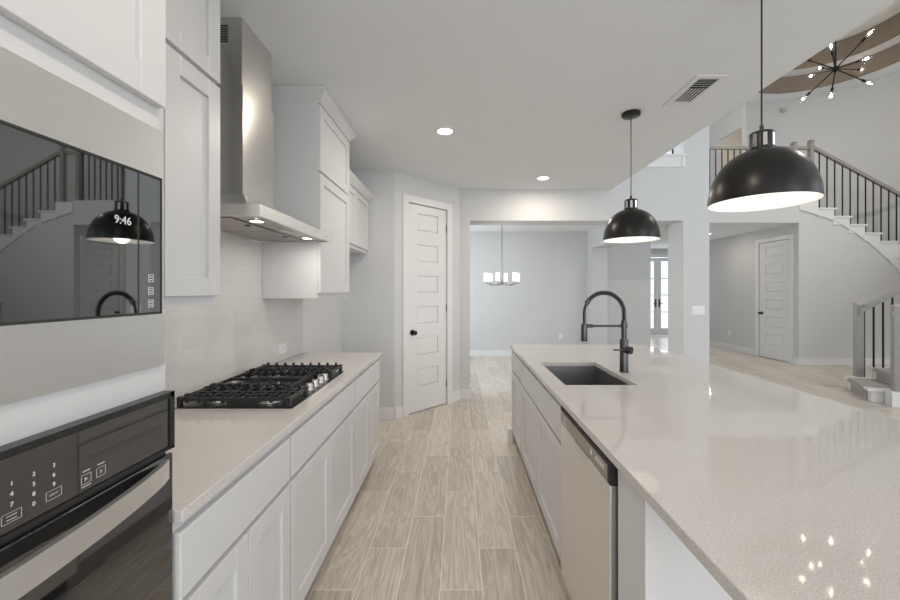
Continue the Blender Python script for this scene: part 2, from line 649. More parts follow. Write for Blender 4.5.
# foyer side wall with a door
XA = 6.48
FD0, FD1, FDH = 7.66, 8.44, 2.44
mb = MB()
mb.box(XA, XA + 0.14, 7.55, FD0, 0, 2.72).box(XA, XA + 0.14, FD1, 10.3, 0, 2.72).box(XA, XA + 0.14, FD0, FD1, FDH, 2.72)
struct('wall_foyer_right', mb, MT['wall'])
struct('wall_entry_right', MB().box(XA, 7.7, 10.3, 10.4, 0, 2.72).box(7.6, 7.7, 10.4, 12.3, 0, 2.72), MT['wall'])
struct('wall_entry_left', MB().box(4.04, 4.14, 8.6, 12.2, 0, 2.72), MT['wall'])
mb = MB()
mb.box(4.04, 5.28, 12.2, 12.3, 0, 2.72).box(7.1, 7.6, 12.2, 12.3, 0, 2.72).box(5.28, 7.1, 12.2, 12.3, 2.46, 2.72)
struct('wall_entry_far', mb, MT['wall'])
# wall below the upper flight: its top follows the stringer
low = [(6.48, 2.97), (6.62, 2.93), (7.155, 2.755), (7.50, 2.55), (7.85, 2.296), (8.15, 2.03), (8.41, 1.76), (8.62, 1.5)]
struct('wall_stair', MB().prism([(6.48, 0), (8.62, 0)] + low[::-1], 1, 7.45, 7.55), MT['wall'])
# rotunda: curved wall
RC, RR = Vector((6.94, 7.2, 0)), 1.7


def arc_wall(mb, r0, r1, a0, a1, z0, z1, n=32, C=None):
    C = C or RC
    A = []
    for i in range(n + 1):
        a = math.radians(a0 + (a1 - a0) * i / n)
        c, s = math.cos(a), math.sin(a)
        A.append([mb.bm.verts.new((C.x + r * c, C.y + r * s, z)) for r, z in ((r0, z0), (r1, z0), (r1, z1), (r0, z1))])
    for P, Q in zip(A, A[1:]):
        for k in range(4):
            j = (k + 1) % 4
            mb.bm.faces.new((P[k], P[j], Q[j], Q[k]))
    mb.bm.faces.new(A[0])
    mb.bm.faces.new(A[-1][::-1])
    return mb


struct('wall_rotunda', arc_wall(MB(), RR, RR + 0.1, 0, 105, 0.0, HZ), MT['wall'], smooth=True)
struct('wall_rotunda_return', MB().box(8.74, 9.5, 7.2, 7.3, 0, HZ), MT['wall'])
# high ceiling with a round stepped tray
mb = MB()
n = 96
q = 1.9
RT = Vector((6.77, 7.02, 0))


def sq(a):
    c, s = math.cos(a), math.sin(a)
    k = q / max(abs(c), abs(s))
    return (RT.x + c * k, RT.y + s * k)


R1, R2, Z2, Z3 = 1.414, 1.12, 6.03, 6.42
ci, co = [], []
for i in range(n):
    a = 2 * PI * i / n
    ci.append(mb.bm.verts.new((RT.x + R1 * math.cos(a), RT.y + R1 * math.sin(a), HZ)))
    co.append(mb.bm.verts.new((*sq(a), HZ)))
for i in range(n):
    j = (i + 1) % n
    mb.bm.faces.new((ci[i], ci[j], co[j], co[i]))
mb.box(XE - 0.1, RT.x - q, -6.1, 10.6, HZ, HZ + 0.05).box(RT.x - q, 9.5, -6.1, RT.y - q, HZ, HZ + 0.05)
mb.box(RT.x - q, 9.5, RT.y + q, 10.6, HZ, HZ + 0.05).box(RT.x + q, 9.5, RT.y - q, RT.y + q, HZ, HZ + 0.05)
mb.box(-1.5, XE - 0.1, YF, 7.5, HZ, HZ + 0.05)
struct('ceiling_high', mb, MT['ceil'])
mb = MB()
mb.lathe([(R1, Z2), (R2, Z2)], RT, 96)
bmesh.ops.delete(mb.bm, geom=[f for f in mb.bm.faces if len(f.verts) > 4], context='FACES')
mb.lathe([(R2, Z3), (0.0005, Z3)], RT, 96)
bmesh.ops.delete(mb.bm, geom=[f for f in mb.bm.faces if len(f.verts) > 4], context='FACES')
struct('ceiling_tray', mb, MT['ceil'])
mb = MB()
arc_wall(mb, R1, R1 + 0.02, 0, 360, HZ, Z2, 96, RT)
arc_wall(mb, R2, R2 + 0.02, 0, 360, Z2, Z3, 96, RT)
struct('trim_3', mb, MT['brown'], smooth=True, label='taupe painted rings of the round stepped ceiling tray')

# baseboards


def base(name, mb):
    return struct(name, mb, MT['trim'], bevel=0.004)


BH, BT = 0.135, 0.016
base('baseboard_pantry', MB().box(XW, -0.72, 4.32 - BT, 4.32, 0, BH))
mb = MB().box(0, d0 - 0.087, -BT, 0, 0, BH).box(d1 + 0.087, pl, -BT, 0, 0, BH)
base('baseboard_angled', mb.transform(PM))
base('baseboard_far', MB().box(0.0, OX0, YF - BT, YF, 0, BH).box(OX0, OX0 + BT, YF, YF + TH, 0, BH).box(OX1, 3.28 + BT, YF - BT, YF, 0, BH).box(3.28, 3.28 + BT, YF, YF + TH, 0, BH))
base('baseboard_dining', MB().box(-1.5, 2.77, 8.45 - BT, 8.45, 0, BH).box(2.77, 3.08, 8.12 - BT, 8.12, 0, BH).box(2.77 - BT, 2.77, 8.12, 8.45, 0, BH).box(3.08, 4.14, 8.45 - BT, 8.45, 0, BH))
base('baseboard_left', MB().box(XW, XW + BT, 3.26, 4.32 - BT, 0, BH))
base('baseboard_foyer', MB().box(XA - BT, XA, 7.45 - BT, FD0 - 0.09, 0, BH).box(XA - BT, XA, FD1 + 0.09, 10.3, 0, BH))
base('baseboard_stair', MB().box(XA, 8.6, 7.45 - BT, 7.45, 0, BH))

# ------------------------------------------------------------------ doors


def panel_door(name, M, w, h, npan, knob_left, label):
    """door slab in local coords x 0..w, face at y=0 looking to -y"""
    mb = MB()
    st = 0.16 if w > 0.7 else 0.135
    mb.box(0, w, 0.016, 0.045, 0, h)
    pitch = (h - 0.22 - 0.08) / npan
    zs = 0.24
    mb.box(0, st, 0, 0.016, 0, h).box(w - st, w, 0, 0.016, 0, h)
    zprev = 0.0
    pans = []
    for k in range(npan):
        a = 0.117 * h + k * 0.1515 * h
        pans.append((a, a + 0.087 * h))
    for a, b in pans:
        mb.box(st, w - st, 0, 0.016, zprev, a)
        zprev = b
    mb.box(st, w - st, 0, 0.016, zprev, h)
    for a, b in pans:
        i = 0.022
        # raised field with sloping margins
        mb.hexa([(st + 0.004, 0.0158, a + 0.004), (w - st - 0.004, 0.0158, a + 0.004), (w - st - 0.004, 0.0158, b - 0.004), (st + 0.004, 0.0158, b - 0.004)],
                [(st + i, 0.003, a + i), (w - st - i, 0.003, a + i), (w - st - i, 0.003, b - i), (st + i, 0.003, b - i)])
    door = struct(name, mb.transform(M), MT['trim'], label=label)
    kx = 0.065 if knob_left else w - 0.065
    kb = MB()
    kb.lathe([(0.0001, 0.006), (0.033, 0.006), (0.033, -0.002), (0.0001, -0.002)], (0, 0, 0), 24)
    kb.cyl((0, 0, 0.0), (0, 0, 0.04), 0.011)
    kb.sphere((0, 0, 0.055), 0.027, (1, 1, 0.8))
    kb.transform(Matrix.Translation((kx, 0, 0.93)) @ Matrix.Rotation(PI / 2, 4, 'X'))
    obj('door_knob', kb.transform(M), MT['blackmetal'], door, smooth=True, label='round black door knob')
    hx = w + 0.004 if knob_left else -0.004
    for hz in (0.25, 1.2, 2.19):
        obj('hinge', MB().cyl((hx, -0.004, hz - 0.045), (hx, -0.004, hz + 0.045), 0.006).transform(M), MT['blackmetal'], door, label='black door hinge')
    return door


def casing(name, M, w, h, cw=0.083):
    mb = MB()
    for x0, x1 in ((-cw, -0.006), (w + 0.006, w + cw)):
        mb.box(x0, x1, -0.030, -0.012, 0, h + cw)
    mb.box(-0.006, w + 0.006, -0.030, -0.012, h + 0.006, h + cw)
    mb.box(-0.008, -0.002, -0.03, 0.09, 0, h + 0.006).box(w + 0.002, w + 0.008, -0.03, 0.09, 0, h + 0.006).box(-0.008, w + 0.008, -0.03, 0.09, h + 0.002, h + 0.008)
    return struct(name, mb.transform(M), MT['trim'], bevel=0.003)


w1 = d1 - d0
M1 = PM @ Matrix.Translation((d0, 0.012, 0))
panel_door('door_1', M1 @ Matrix.Translation((0.004, 0, 0.012)), w1 - 0.008, dh - 0.018, 6, True, 'white six panel pantry door set in the angled wall')
casing('trim_4', M1, w1, dh)
M2 = Matrix.Translation((XA + 0.012, FD1, 0)) @ Matrix.Rotation(-PI / 2, 4, 'Z')
w2 = FD1 - FD0
panel_door('door_2', M2 @ Matrix.Translation((0.004, 0, 0.012)), w2 - 0.008, FDH - 0.018, 6, True, 'white panelled foyer door beside the stairs')
casing('trim_5', M2, w2, FDH)
# double glass entry door
for k, (x0, x1) in enumerate(((5.30, 6.185), (6.195, 7.08))):
    mb = MB()
    s = 0.11
    mb.box(x0, x0 + s, 12.2, 12.245, 0.01, 2.44).box(x1 - s, x1, 12.2, 12.245, 0.01, 2.44)
    mb.box(x0 + s, x1 - s, 12.2, 12.245, 0.01, 0.24).box(x0 + s, x1 - s, 12.2, 12.245, 2.33, 2.44)
    for z in (0.75, 1.28, 1.80):
        mb.box(x0 + s, x1 - s, 12.21, 12.235, z - 0.012, z + 0.012)
    d = struct('door_%d' % (3 + k), mb, MT['trim'], label='white glazed entry door leaf, %s of the pair' % ('left' if k == 0 else 'right'))
    obj('glass_pane', MB().box(x0 + s, x1 - s, 12.22, 12.224, 0.24, 2.33), MT['clear'], d)
    hx = x1 - 0.05 if k == 0 else x0 + 0.05
    obj('door_handle', MB().box(hx - 0.02, hx + 0.02, 12.19, 12.2, 0.9, 1.15).cyl((hx, 12.16, 1.02), (hx + (-0.1 if k == 0 else 0.1), 12.16, 1.02), 0.009).cyl((hx, 12.2, 1.02), (hx, 12.155, 1.02), 0.009), MT['blackmetal'], d)
struct('trim_6', MB().box(5.20, 5.28, 12.18, 12.2, 0, 2.55).box(7.10, 7.18, 12.18, 12.2, 0, 2.55).box(5.28, 7.10, 12.18, 12.2, 2.46, 2.55), MT['trim'])

# backsplash
struct('trim_7', MB().box(XW, XW + 0.008, 0.93, 3.24, 0.916, 1.80), MT['tile'], label='glossy off-white subway tile backsplash')

# ================================================================== LEFT RUN
XG = XW + 0.003
XD = -0.69   # tall cabinet door face


def door_obj(mb, parent, label=None):
    return obj('door', mb, MT['cab'], parent, bevel=0.0015, segs=1, label=label)


# tall oven cabinet
TY0, TY1 = 0.10, 0.92
t = thing('oven_cabinet', 'tall white cabinet holding the microwave and wall oven at left edge', 'cabinet', (-1.0, 0.51, 0))
mb = MB()
xb = XD - 0.02
mb.box(XG, xb, TY0, TY0 + 0.02, 0.0, CZ - 0.07).box(XG, xb, TY1 - 0.02, TY1, 0.0, CZ - 0.07)
mb.box(XG, XW + 0.02, TY0 + 0.02, TY1 - 0.02, 0.1, CZ - 0.07)
for z0, z1 in ((0.10, 0.12), (0.44, 0.46), (1.22, 1.24), (1.80, 1.87), (CZ - 0.1, CZ - 0.07)):
    mb.box(XW + 0.02, xb, TY0 + 0.02, TY1 - 0.02, z0, z1)
mb.box(xb - 0.02, XD - 0.004, TY0, TY1, 1.2, 1.262)
obj('body', mb, MT['cab'], t)
ym = (TY0 + TY1) / 2
for a, b in ((TY0 + 0.003, ym - 0.002), (ym + 0.002, TY1 - 0.003)):
    door_obj(MB().shaker(a, b, 1.863, CZ - 0.085, XD, 1, st=0.072), t)
obj('drawer', MB().shaker(TY0 + 0.003, TY1 - 0.003, 0.125, 0.435, XD, 1), MT['cab'], t, bevel=0.0015)
obj('crown', MB().prism([(XD - 0.03, CZ - 0.075), (XD - 0.005, CZ - 0.075), (XD + 0.045, CZ - 0.02), (XD + 0.045, CZ - 0.001), (XD - 0.03, CZ - 0.001)], 1, TY0 - 0.01, TY1 + 0.01), MT['cab'], t)

# microwave
t = thing('microwave', 'built-in stainless microwave with black glass front reading 9:46', 'microwave', (-0.9, 0.51, 1.262))
MY0, MY1 = 0.115, 0.907
xm = XD + 0.002
mb = MB()
gz0, gz1 = 1.384, 1.688
mb.box(xm - 0.02, xm, MY0, MY1, 1.262, gz0).box(xm - 0.02, xm, MY0, MY1, gz1, 1.802)
mb.box(xm - 0.02, xm, MY0, 0.14, gz0, gz1).box(xm - 0.02, xm, 0.892, MY1, gz0, gz1)
obj('trim_frame', mb, MT['steel'], t, label='brushed stainless surround')
obj('body', MB().box(-1.18, xm - 0.022, 0.15, 0.87, 1.27, 1.78), MT['blackplastic'], t)
MR = Matrix.Translation((xm, 0.76, 0)) @ Matrix.Rotation(math.radians(-1.0), 4, 'Z') @ Matrix.Translation((-xm, -0.76, 0))   # the glass sits a touch skewed in its surround
g = obj('door', MB().box(xm - 0.015, xm + 0.004, 0.145, 0.828, gz0 + 0.003, gz1 - 0.003).transform(MR), MT['mwglass'], t, label='black glass door')
gp = obj('control_panel', MB().box(xm - 0.015, xm + 0.004, 0.8305, 0.889, gz0 + 0.003, gz1 - 0.003).transform(MR), MT['mwglass'], t, label='black glass touch panel')
mb = MB()
for a in (gz0 - 0.002, gz1 - 0.002):
    mb.box(xm - 0.01, xm + 0.005, 0.14, 0.893, a, a + 0.005)
mb.box(xm - 0.01, xm + 0.005, 0.889, 0.893, gz0, gz1).box(xm - 0.01, xm + 0.0042, 0.8275, 0.8315, gz0, gz1)
obj('bezel', mb.transform(MR), MT['dark'], t, label='black edge strip')
xt = xm + 0.0045
obj('clock_display', text_mb('9:46', 0.023, (xt, 0.792, 1.577)).transform(MR), MT['print'], g, label='white clock digits 9:46')
for k, z in enumerate((1.462, 1.434, 1.406)):
    mb = MB()
    w = 0.0065
    for a, b, c, d in ((-w, w, 0.0075, 0.0085), (-w, w, -0.0085, -0.0075), (-w, -w + 0.0012, -0.0085, 0.0085), (w - 0.0012, w, -0.0085, 0.0085), (-0.003, 0.003, -0.004, -0.002), (-0.003, 0.003, 0.002, 0.004)):
        mb.box(xt - 0.0005, xt + 0.0002, 0.862 + a, 0.862 + b, z + c, z + d)
    obj('button_icon', mb.transform(MR), MT['print'], gp, label='white outlined key symbol')

# wall oven
t = thing('oven', 'black glass wall oven with wide silver bar handle', 'oven', (-0.9, 0.51, 0.46))
OY0, OY1 = 0.115, 0.915
obj('body', MB().box(-1.22, XD - 0.012, 0.15, 0.88, 0.47, 1.18), MT['blackplastic'], t)
xo = -0.672
mb = MB()
mb.box(XD - 0.015, xo - 0.004, OY0, OY1, 1.068, 1.200)
mb.box(XD - 0.015, xo + 0.004, OY0, OY1, 1.188, 1.200).box(XD - 0.015, xo + 0.004, OY0, OY1, 1.068, 1.074)
mb.box(XD - 0.015, xo + 0.004, OY1 - 0.012, OY1, 1.068, 1.2)
obj('trim_frame', mb, MT['blackplastic'], t)
cp = obj('control_panel', MB().box(XD - 0.01, xo, OY0 + 0.004, OY1 - 0.014, 1.075, 1.186), MT['blackglass'], t, label='black glass control panel')
dr = obj('door', MB().box(XD - 0.015, xo, OY0, OY1, 0.47, 1.056), MT['blackglass'], t, bevel=0.003, label='black glass oven door')
obj('door_window', MB().box(xo, xo + 0.001, 0.20, 0.74, 0.56, 0.92), MT['blackglass'], dr, label='dark viewing window')
obj('vent_gap', MB().box(XD - 0.012, xo - 0.01, OY0 + 0.01, OY1 - 0.01, 1.056, 1.068), MT['dark'], t)
mb = MB()
pts = []
N = 24
A, B = [], []
for i in range(N + 1):
    u = i / N
    y = 0.135 + u * (0.895 - 0.135)
    x = xo + 0.006 + 0.050 * math.sin(PI * u) ** 0.7
    A.append((x, y))
for i in range(N):
    (xa, ya), (xc, yc) = A[i], A[i + 1]
    mb.hexa([(xa - 0.014, ya, 1.006), (xa, ya, 1.004), (xc, yc, 1.004), (xc - 0.014, yc, 1.006)],
            [(xa - 0.014, ya, 1.046), (xa, ya, 1.048), (xc, yc, 1.048), (xc - 0.014, yc, 1.046)])
bmesh.ops.remove_doubles(mb.bm, verts=mb.bm.verts, dist=0.0001)
obj('handle', mb, MT['silver'], dr, smooth=True, label='wide bowed silver handle')
xt = xo + 0.0004
dy, dz = 0.0305, 0.0157
y1, z1 = 0.585, 1.1456
for k, ch in enumerate('1234567890'):
    r, c = divmod(k, 3)
    if ch == '0':
        r, c = 3, 1
    obj('key_digit', text_mb(ch, 0.0095, (xt, y1 + c * dy, z1 - r * dz)), MT['print'], cp, label='printed key %s' % ch)


def outline(y, z, w, h, lw=0.0007):
    mb = MB()
    for a, b, c, d in ((-w, w, h - lw, h), (-w, w, -h, -h + lw), (-w, -w + lw, -h, h), (w - lw, w, -h, h)):
        mb.box(xt - 0.0005, xt + 0.0002, y + a, y + b, z + c, z + d)
    return mb


mb = outline(y1 + 2 * dy, z1 - 3 * dz, 0.0125, 0.0075)
obj('light_key', merge(mb, text_mb('LIGHT', 0.0052, (xt, y1 + 2 * dy, z1 - 3 * dz))), MT['greyprint'], cp)
mb = outline(y1, z1 - 3.1 * dz - 0.001, 0.0135, 0.0075)
for k in (0.0025, -0.003):
    mb.box(xt - 0.0005, xt + 0.0002, y1 - 0.007, y1 + 0.007, z1 - 3.1 * dz - 0.001 + k - 0.0006, z1 - 3.1 * dz - 0.001 + k + 0.0006)
obj('settings_key', mb, MT['greyprint'], cp)
for y, sym in ((0.702, 0), (0.731, 1)):
    z = 1.0965
    mb = outline(y, z, 0.0095, 0.0085, 0.0009)
    mb.box(xt - 0.0005, xt + 0.0002, y - 0.007, y + 0.007, z + 0.0158, z + 0.0135)
    if sym == 0:
        mb.box(xt - 0.0005, xt + 0.0002, y - 0.009, y + 0.009, z - 0.0135, z - 0.0118)
        mb.prism([(y - 0.003, z - 0.0035), (y + 0.0035, z), (y - 0.003, z + 0.0035)], 0, xt - 0.0005, xt + 0.0002)
    else:
        for s in (1, -1):
            mb.box(xt - 0.0005, xt + 0.0002, y - 0.0045, y + 0.0045, z - 0.0006, z + 0.0006, Matrix.Rotation(s * PI / 4, 4, 'X'))
    obj('start_key' if sym == 0 else 'cancel_key', mb, MT['greyprint'], cp)
mb = MB()
mb.hexa([(xt - 0.0005, 0.60, 1.176), (xt - 0.0005, 0.655, 1.176), (xt - 0.0005, 0.645, 1.170), (xt - 0.0005, 0.61, 1.170)],
        [(xt + 0.0002, 0.60, 1.176), (xt + 0.0002, 0.655, 1.176), (xt + 0.0002, 0.645, 1.170), (xt + 0.0002, 0.61, 1.170)])

# upper cabinets flanking the hood
XU = -0.915


def upper_cab(name, label, y0, y1, ncol, near_open):
    t = thing(name, label, 'cabinet', ((XW + XU) / 2, (y0 + y1) / 2, 1.38), group='tall upper cabinets beside the hood')
    mb = MB()
    xb = XU - 0.02
    mb.box(XW + 0.009, xb, y0, y1, 1.38, CZ - 0.07)
    obj('body', mb, MT['cab'], t, bevel=0.0015, segs=1)
    w = (y1 - y0) / ncol
    for i in range(ncol):
        a, b = y0 + i * w + 0.003, y0 + (i + 1) * w - 0.003
        door_obj(MB().shaker(a, b, 1.415, 2.208, XU, 1, st=0.066), t)
        door_obj(MB().shaker(a, b, 2.224, CZ - 0.09, XU, 1, st=0.066), t)
    mb = MB()
    e0 = y0 - (0.06 if near_open else 0)
    e1 = y1 + (0.045 if not near_open else 0.045)
    pr = [(XW + 0.009, CZ - 0.075), (XU - 0.005, CZ - 0.075), (XU + 0.045, CZ - 0.022), (XU + 0.048, CZ - 0.002), (XW + 0.009, CZ - 0.002)]
    mb.hexa([(XW + 0.009, y0 - 0.004, CZ - 0.085), (XU + 0.004, y0 - 0.004, CZ - 0.085), (XU + 0.004, y1 + 0.004, CZ - 0.085), (XW + 0.009, y1 + 0.004, CZ - 0.085)],
            [(XW + 0.009, y0 - 0.004, CZ - 0.07), (XU + 0.004, y0 - 0.004, CZ - 0.07), (XU + 0.004, y1 + 0.004, CZ - 0.07), (XW + 0.009, y1 + 0.004, CZ - 0.07)])
    mb.hexa([(XW + 0.009, y0 - 0.004, CZ - 0.07), (XU + 0.004, y0 - 0.004, CZ - 0.07), (XU + 0.004, y1 + 0.004, CZ - 0.07), (XW + 0.009, y1 + 0.004, CZ - 0.07)],
            [(XW + 0.009, e0, CZ - 0.022), (XU + 0.045, e0, CZ - 0.022), (XU + 0.045, e1, CZ - 0.022), (XW + 0.009, e1, CZ - 0.022)])
    mb.box(XW + 0.009, XU + 0.048, e0 - 0.003, e1 + 0.003, CZ - 0.022, CZ - 0.002)
    obj('crown', mb, MT['cab'], t, label='white crown moulding')
    return t


upper_cab('upper_cabinet', 'white upper cabinet between the oven tower and the hood', 0.925, 1.496, 2, False)
upper_cab('upper_cabinet', 'white upper cabinet on the far side of the hood', 2.565, 3.245, 1, True)
# small cabinet over the refrigerator space
FX = -1.0
t = thing('cupboard', 'small white two-door wall cabinet above the empty refrigerator space', 'cabinet', (-1.15, 3.78, 1.83))
obj('body', MB().box(XG, FX - 0.02, 3.27, 4.30, 1.834, 2.43), MT['cab'], t)
for a, b in ((3.275, 3.782), (3.788, 4.295)):
    door_obj(MB().shaker(a, b, 1.868, 2.40, FX, 1, st=0.06), t)
mb = MB().hexa([(XG, 3.27, 2.41), (FX, 3.27, 2.41), (FX, 4.312, 2.41), (XG, 4.312, 2.41)], [(XG, 3.27, 2.47), (FX + 0.045, 3.27, 2.47), (FX + 0.045, 4.312, 2.47), (XG, 4.312, 2.47)])
mb.box(XG, FX + 0.048, 3.27, 4.312, 2.47, 2.482)
obj('crown', mb, MT['cab'], t)

# range hood
HY0, HY1, HXF = 1.605, 2.515, -0.822
cy = (HY0 + HY1) / 2
t = thing('range_hood', 'stainless chimney range hood above the gas cooktop', 'range hood', (-1.06, cy, 1.74))
xw = XW + 0.009
z0h, z1h = 1.742, 1.787
mb = MB()
mb.box(xw, HXF, HY0, HY0 + 0.015, z0h, z1h).box(xw, HXF, HY1 - 0.015, HY1, z0h, z1h).box(HXF - 0.015, HXF, HY0 + 0.015, HY1 - 0.015, z0h, z1h)
mb.box(xw, xw + 0.015, HY0 + 0.015, HY1 - 0.015, z0h, z1h)
mb.box(xw, HXF, HY0, HY1, z1h, z1h + 0.004)
CY0, CY1, CX = 1.872, 2.180, -1.04
bz = z1h + 0.004
mb.hexa([(xw, HY0 + 0.03, bz), (HXF - 0.03, HY0 + 0.03, bz), (HXF - 0.03, HY1 - 0.03, bz), (xw, HY1 - 0.03, bz)],
        [(xw, CY0 - 0.006, 1.895), (CX + 0.006, CY0 - 0.006, 1.895), (CX + 0.006, CY1 + 0.006, 1.895), (xw, CY1 + 0.006, 1.895)])
ca = obj('canopy', mb, MT['steel'], t, label='flat stainless canopy with sloping top')
mb = MB().box(xw + 0.015, HXF - 0.015, HY0 + 0.015, HY1 - 0.015, z0h + 0.008, z0h + 0.014)
obj('underside_panel', mb, MT['dwstrip'], ca)
for k in range(2):
    a = HY0 + 0.06 + k * 0.40
    f = obj('grease_filter', MB().box(xw + 0.05, HXF - 0.16, a, a + 0.39, z0h + 0.002, z0h + 0.008), MT['filt'], t, bevel=0.002, label='mesh grease filter')
    obj('latch', MB().cyl((HXF - 0.19, a + 0.195, z0h - 0.002), (HXF - 0.19, a + 0.195, z0h + 0.004), 0.014), MT['blackplastic'], f, smooth=True, label='black filter latch')
for y in (HY0 + 0.16, HY1 - 0.17):
    o = obj('hood_light', MB().lathe([(0.0001, z0h + 0.004), (0.028, z0h + 0.004), (0.028, z0h + 0.009), (0.0001, z0h + 0.009)], (HXF - 0.095, y, 0), 24), MT['hoodled'], t, label='lit round hood lamp')
    obj('lamp_ring', MB().lathe([(0.028, z0h + 0.003), (0.036, z0h + 0.003), (0.036, z0h + 0.009), (0.028, z0h + 0.009)], (HXF - 0.095, y, 0), 24, close=True), MT['chrome'], o)
for y in (HY0 + 0.16, HY1 - 0.17):
    l = bpy.data.lights.new('hood_lamp', 'AREA')
    l.shape = 'DISK'
    l.size = 0.05
    l.energy = 1.3
    l.color = (1.0, 0.92, 0.82)
    o = bpy.data.objects.new('hood_lamp', l)
    o.location = (HXF - 0.095, y, z0h - 0.004)
    COL.objects.link(o)
obj('switch_bar', MB().box(HXF - 0.11, HXF - 0.08, cy - 0.05, cy + 0.05, z0h + 0.004, z0h + 0.008), MT['chrome'], t)
obj('badge', MB().box(HXF, HXF + 0.0012, HY1 - 0.17, HY1 - 0.04, z0h + 0.012, z0h + 0.034), MT['whitein'], t, bevel=0.002, label='small pale badge on the front edge')
obj('badge_mark', MB().box(HXF + 0.0012, HXF + 0.0016, HY1 - 0.15, HY1 - 0.08, z0h + 0.02, z0h + 0.027), MT['greyprint'], t)
ch = obj('chimney', MB().box(xw, CX, CY0, CY1, 1.895, 2.42), MT['steelv'], t, label='brushed stainless lower duct cover')
ch2 = obj('chimney_upper', MB().box(xw, CX - 0.008, CY0 + 0.006, CY1 - 0.006, 2.42, CZ), MT['steelv'], t, label='narrower upper duct cover')
mb = MB()
for k in range(9):
    z = 2.630 + k * 0.0096
    mb.box(-1.25, -1.116, CY0 + 0.0045, CY0 + 0.008, z, z + 0.0052)
obj('vent_slots', mb, MT['dark'], ch2, label='dark ventilation slots')

# base cabinets on the left
XB = -0.662


def base_cab(label, y0, y1, ndraw, ndoor):
    t = thing('base_cabinet', label, 'cabinet', ((XW + XB) / 2, (y0 + y1) / 2, 0), group='white base cabinets along the left wall')
    xb = XB - 0.02
    obj('body', MB().box(XG, xb, y0, y1, 0.105, 0.883), MT['cab'], t)
    obj('toe_kick', MB().box(XW + 0.05, xb - 0.06, y0, y1, 0.0, 0.105), MT['toe'], t)
    g = 0.012 if y0 > 1 else 0.002
    w = (y1 - y0 - 2 * g) / ndraw
    for i in range(ndraw):
        a, b = y0 + g + i * w, y0 + g + (i + 1) * w
        obj('drawer', MB().box(xb, XB, a + 0.002, b - 0.002, 0.695, 0.858), MT['cab'], t, bevel=0.003)
    w = (y1 - y0 - 2 * g) / ndoor
    for i in range(ndoor):
        a, b = y0 + g + i * w, y0 + g + (i + 1) * w
        door_obj(MB().shaker(a + 0.002, b - 0.002, 0.118, 0.676, XB, 1, st=0.066), t)
    return t


base_cab('white base cabinet with one wide drawer next to the oven tower', 0.922, 1.53, 1, 2)
base_cab('white base cabinet with false drawer front below the gas cooktop', 1.53, 2.49, 1, 2)
base_cab('white base cabinet with two drawers at far end of left counter', 2.49, 3.245, 2, 2)
o = obj('countertop', MB().box(XW + 0.0085, -0.655, 0.922, 3.255, 0.885, 0.915), MT['quartz'], bevel=0.003)
tag(o, 'beige speckled quartz countertop along the tiled wall', 'countertop')

# gas cooktop
t = thing('gas_cooktop', 'black and stainless five-burner gas cooktop set in the left counter', 'cooktop', (-0.99, 2.085, 0.915))
GX0, GX1, GY0, GY1 = -1.245, -0.73, 1.705, 2.47
mb = MB().box(GX0, GX1, GY0, GY1, 0.9152, 0.921).box(GX0 + 0.012, GX1 - 0.012, GY0 + 0.012, GY1 - 0.012, 0.921, 0.9225)
obj('tray', mb, MT['blackplastic'], t, bevel=0.003, label='black cooktop tray')
obj('tray_rim', MB().box(GX0 - 0.004, GX1 + 0.004, GY0 - 0.004, GY1 + 0.004, 0.9151, 0.9175), MT['steel'], t, label='thin stainless rim')
gx = GX1 - 0.105
burn = [(-1.12, 1.81, 0.036), (-0.88, 1.81, 0.045), (-1.03, 2.0875, 0.058), (-1.12, 2.365, 0.045), (-0.88, 2.365, 0.036)]
for x, y, r in burn:
    b = obj('burner', MB().lathe([(0.0001, 0.9225), (r * 1.15, 0.9225), (r * 1.1, 0.930), (r, 0.938), (0.0001, 0.938)], (x, y, 0), 28), MT['silver'], t, smooth=True, label='aluminium burner ring')
    obj('burner_cap', MB().lathe([(0.0001, 0.938), (r * 0.92, 0.938), (r * 0.95, 0.942), (r * 0.88, 0.947), (0.0001, 0.948)], (x, y, 0), 28), MT['iron'], b, smooth=True, label='black burner cap')
gw = (GY1 - GY0 - 0.03) / 3


def grate(y0, y1, x0, x1, centers):
    mb = MB()
    zt0, zt1 = 0.952, 0.966
    b = 0.011
    # outer frame
    for x in (x0, x1):
        mb.box(x - b / 2, x + b / 2, y0, y1, zt0 - 0.004, zt1 - 0.003)
    for y in (y0, y1):
        mb.box(x0, x1, y - b / 2, y + b / 2, zt0 - 0.004, zt1 - 0.003)
    for x in (x0, x1):
        for y in (y0, y1):
            mb.box(x - 0.009, x + 0.009, y - 0.009, y + 0.009, 0.9228, zt1)
    # fingers along y with upturned tips
    nf = 9
    for i in range(nf):
        x = x0 + (x1 - x0) * (i + 0.5) / nf
        for (ya, yb) in ((y0, y0 + 0.075), (y1 - 0.075, y1)):
            mb.box(x - 0.004, x + 0.004, ya, yb, zt0, zt1)
        for y in (y0 + 0.004, y1 - 0.004):
            mb.box(x - 0.005, x + 0.005, y - 0.009, y + 0.009, zt0 - 0.012, zt1 + 0.013)
    # bars across
    ymid = (y0 + y1) / 2
    for y in (ymid,):
        mb.box(x0, x1, y - 0.005, y + 0.005, zt0, zt1)
    for (cx_, cy_) in centers:
        for a in range(4):
            an = PI / 4 + a * PI / 2
            dx, dy_ = math.cos(an), math.sin(an)
            p0 = Vector((cx_ + dx * 0.03, cy_ + dy_ * 0.03, 0.959))
            p1 = Vector((cx_ + dx * 0.12, cy_ + dy_ * 0.10, 0.959))
            p1.y = min(max(p1.y, y0), y1)
            p1.x = min(max(p1.x, x0), x1)
            mb.cyl(p0, p1, 0.005, seg=6)
    return mb


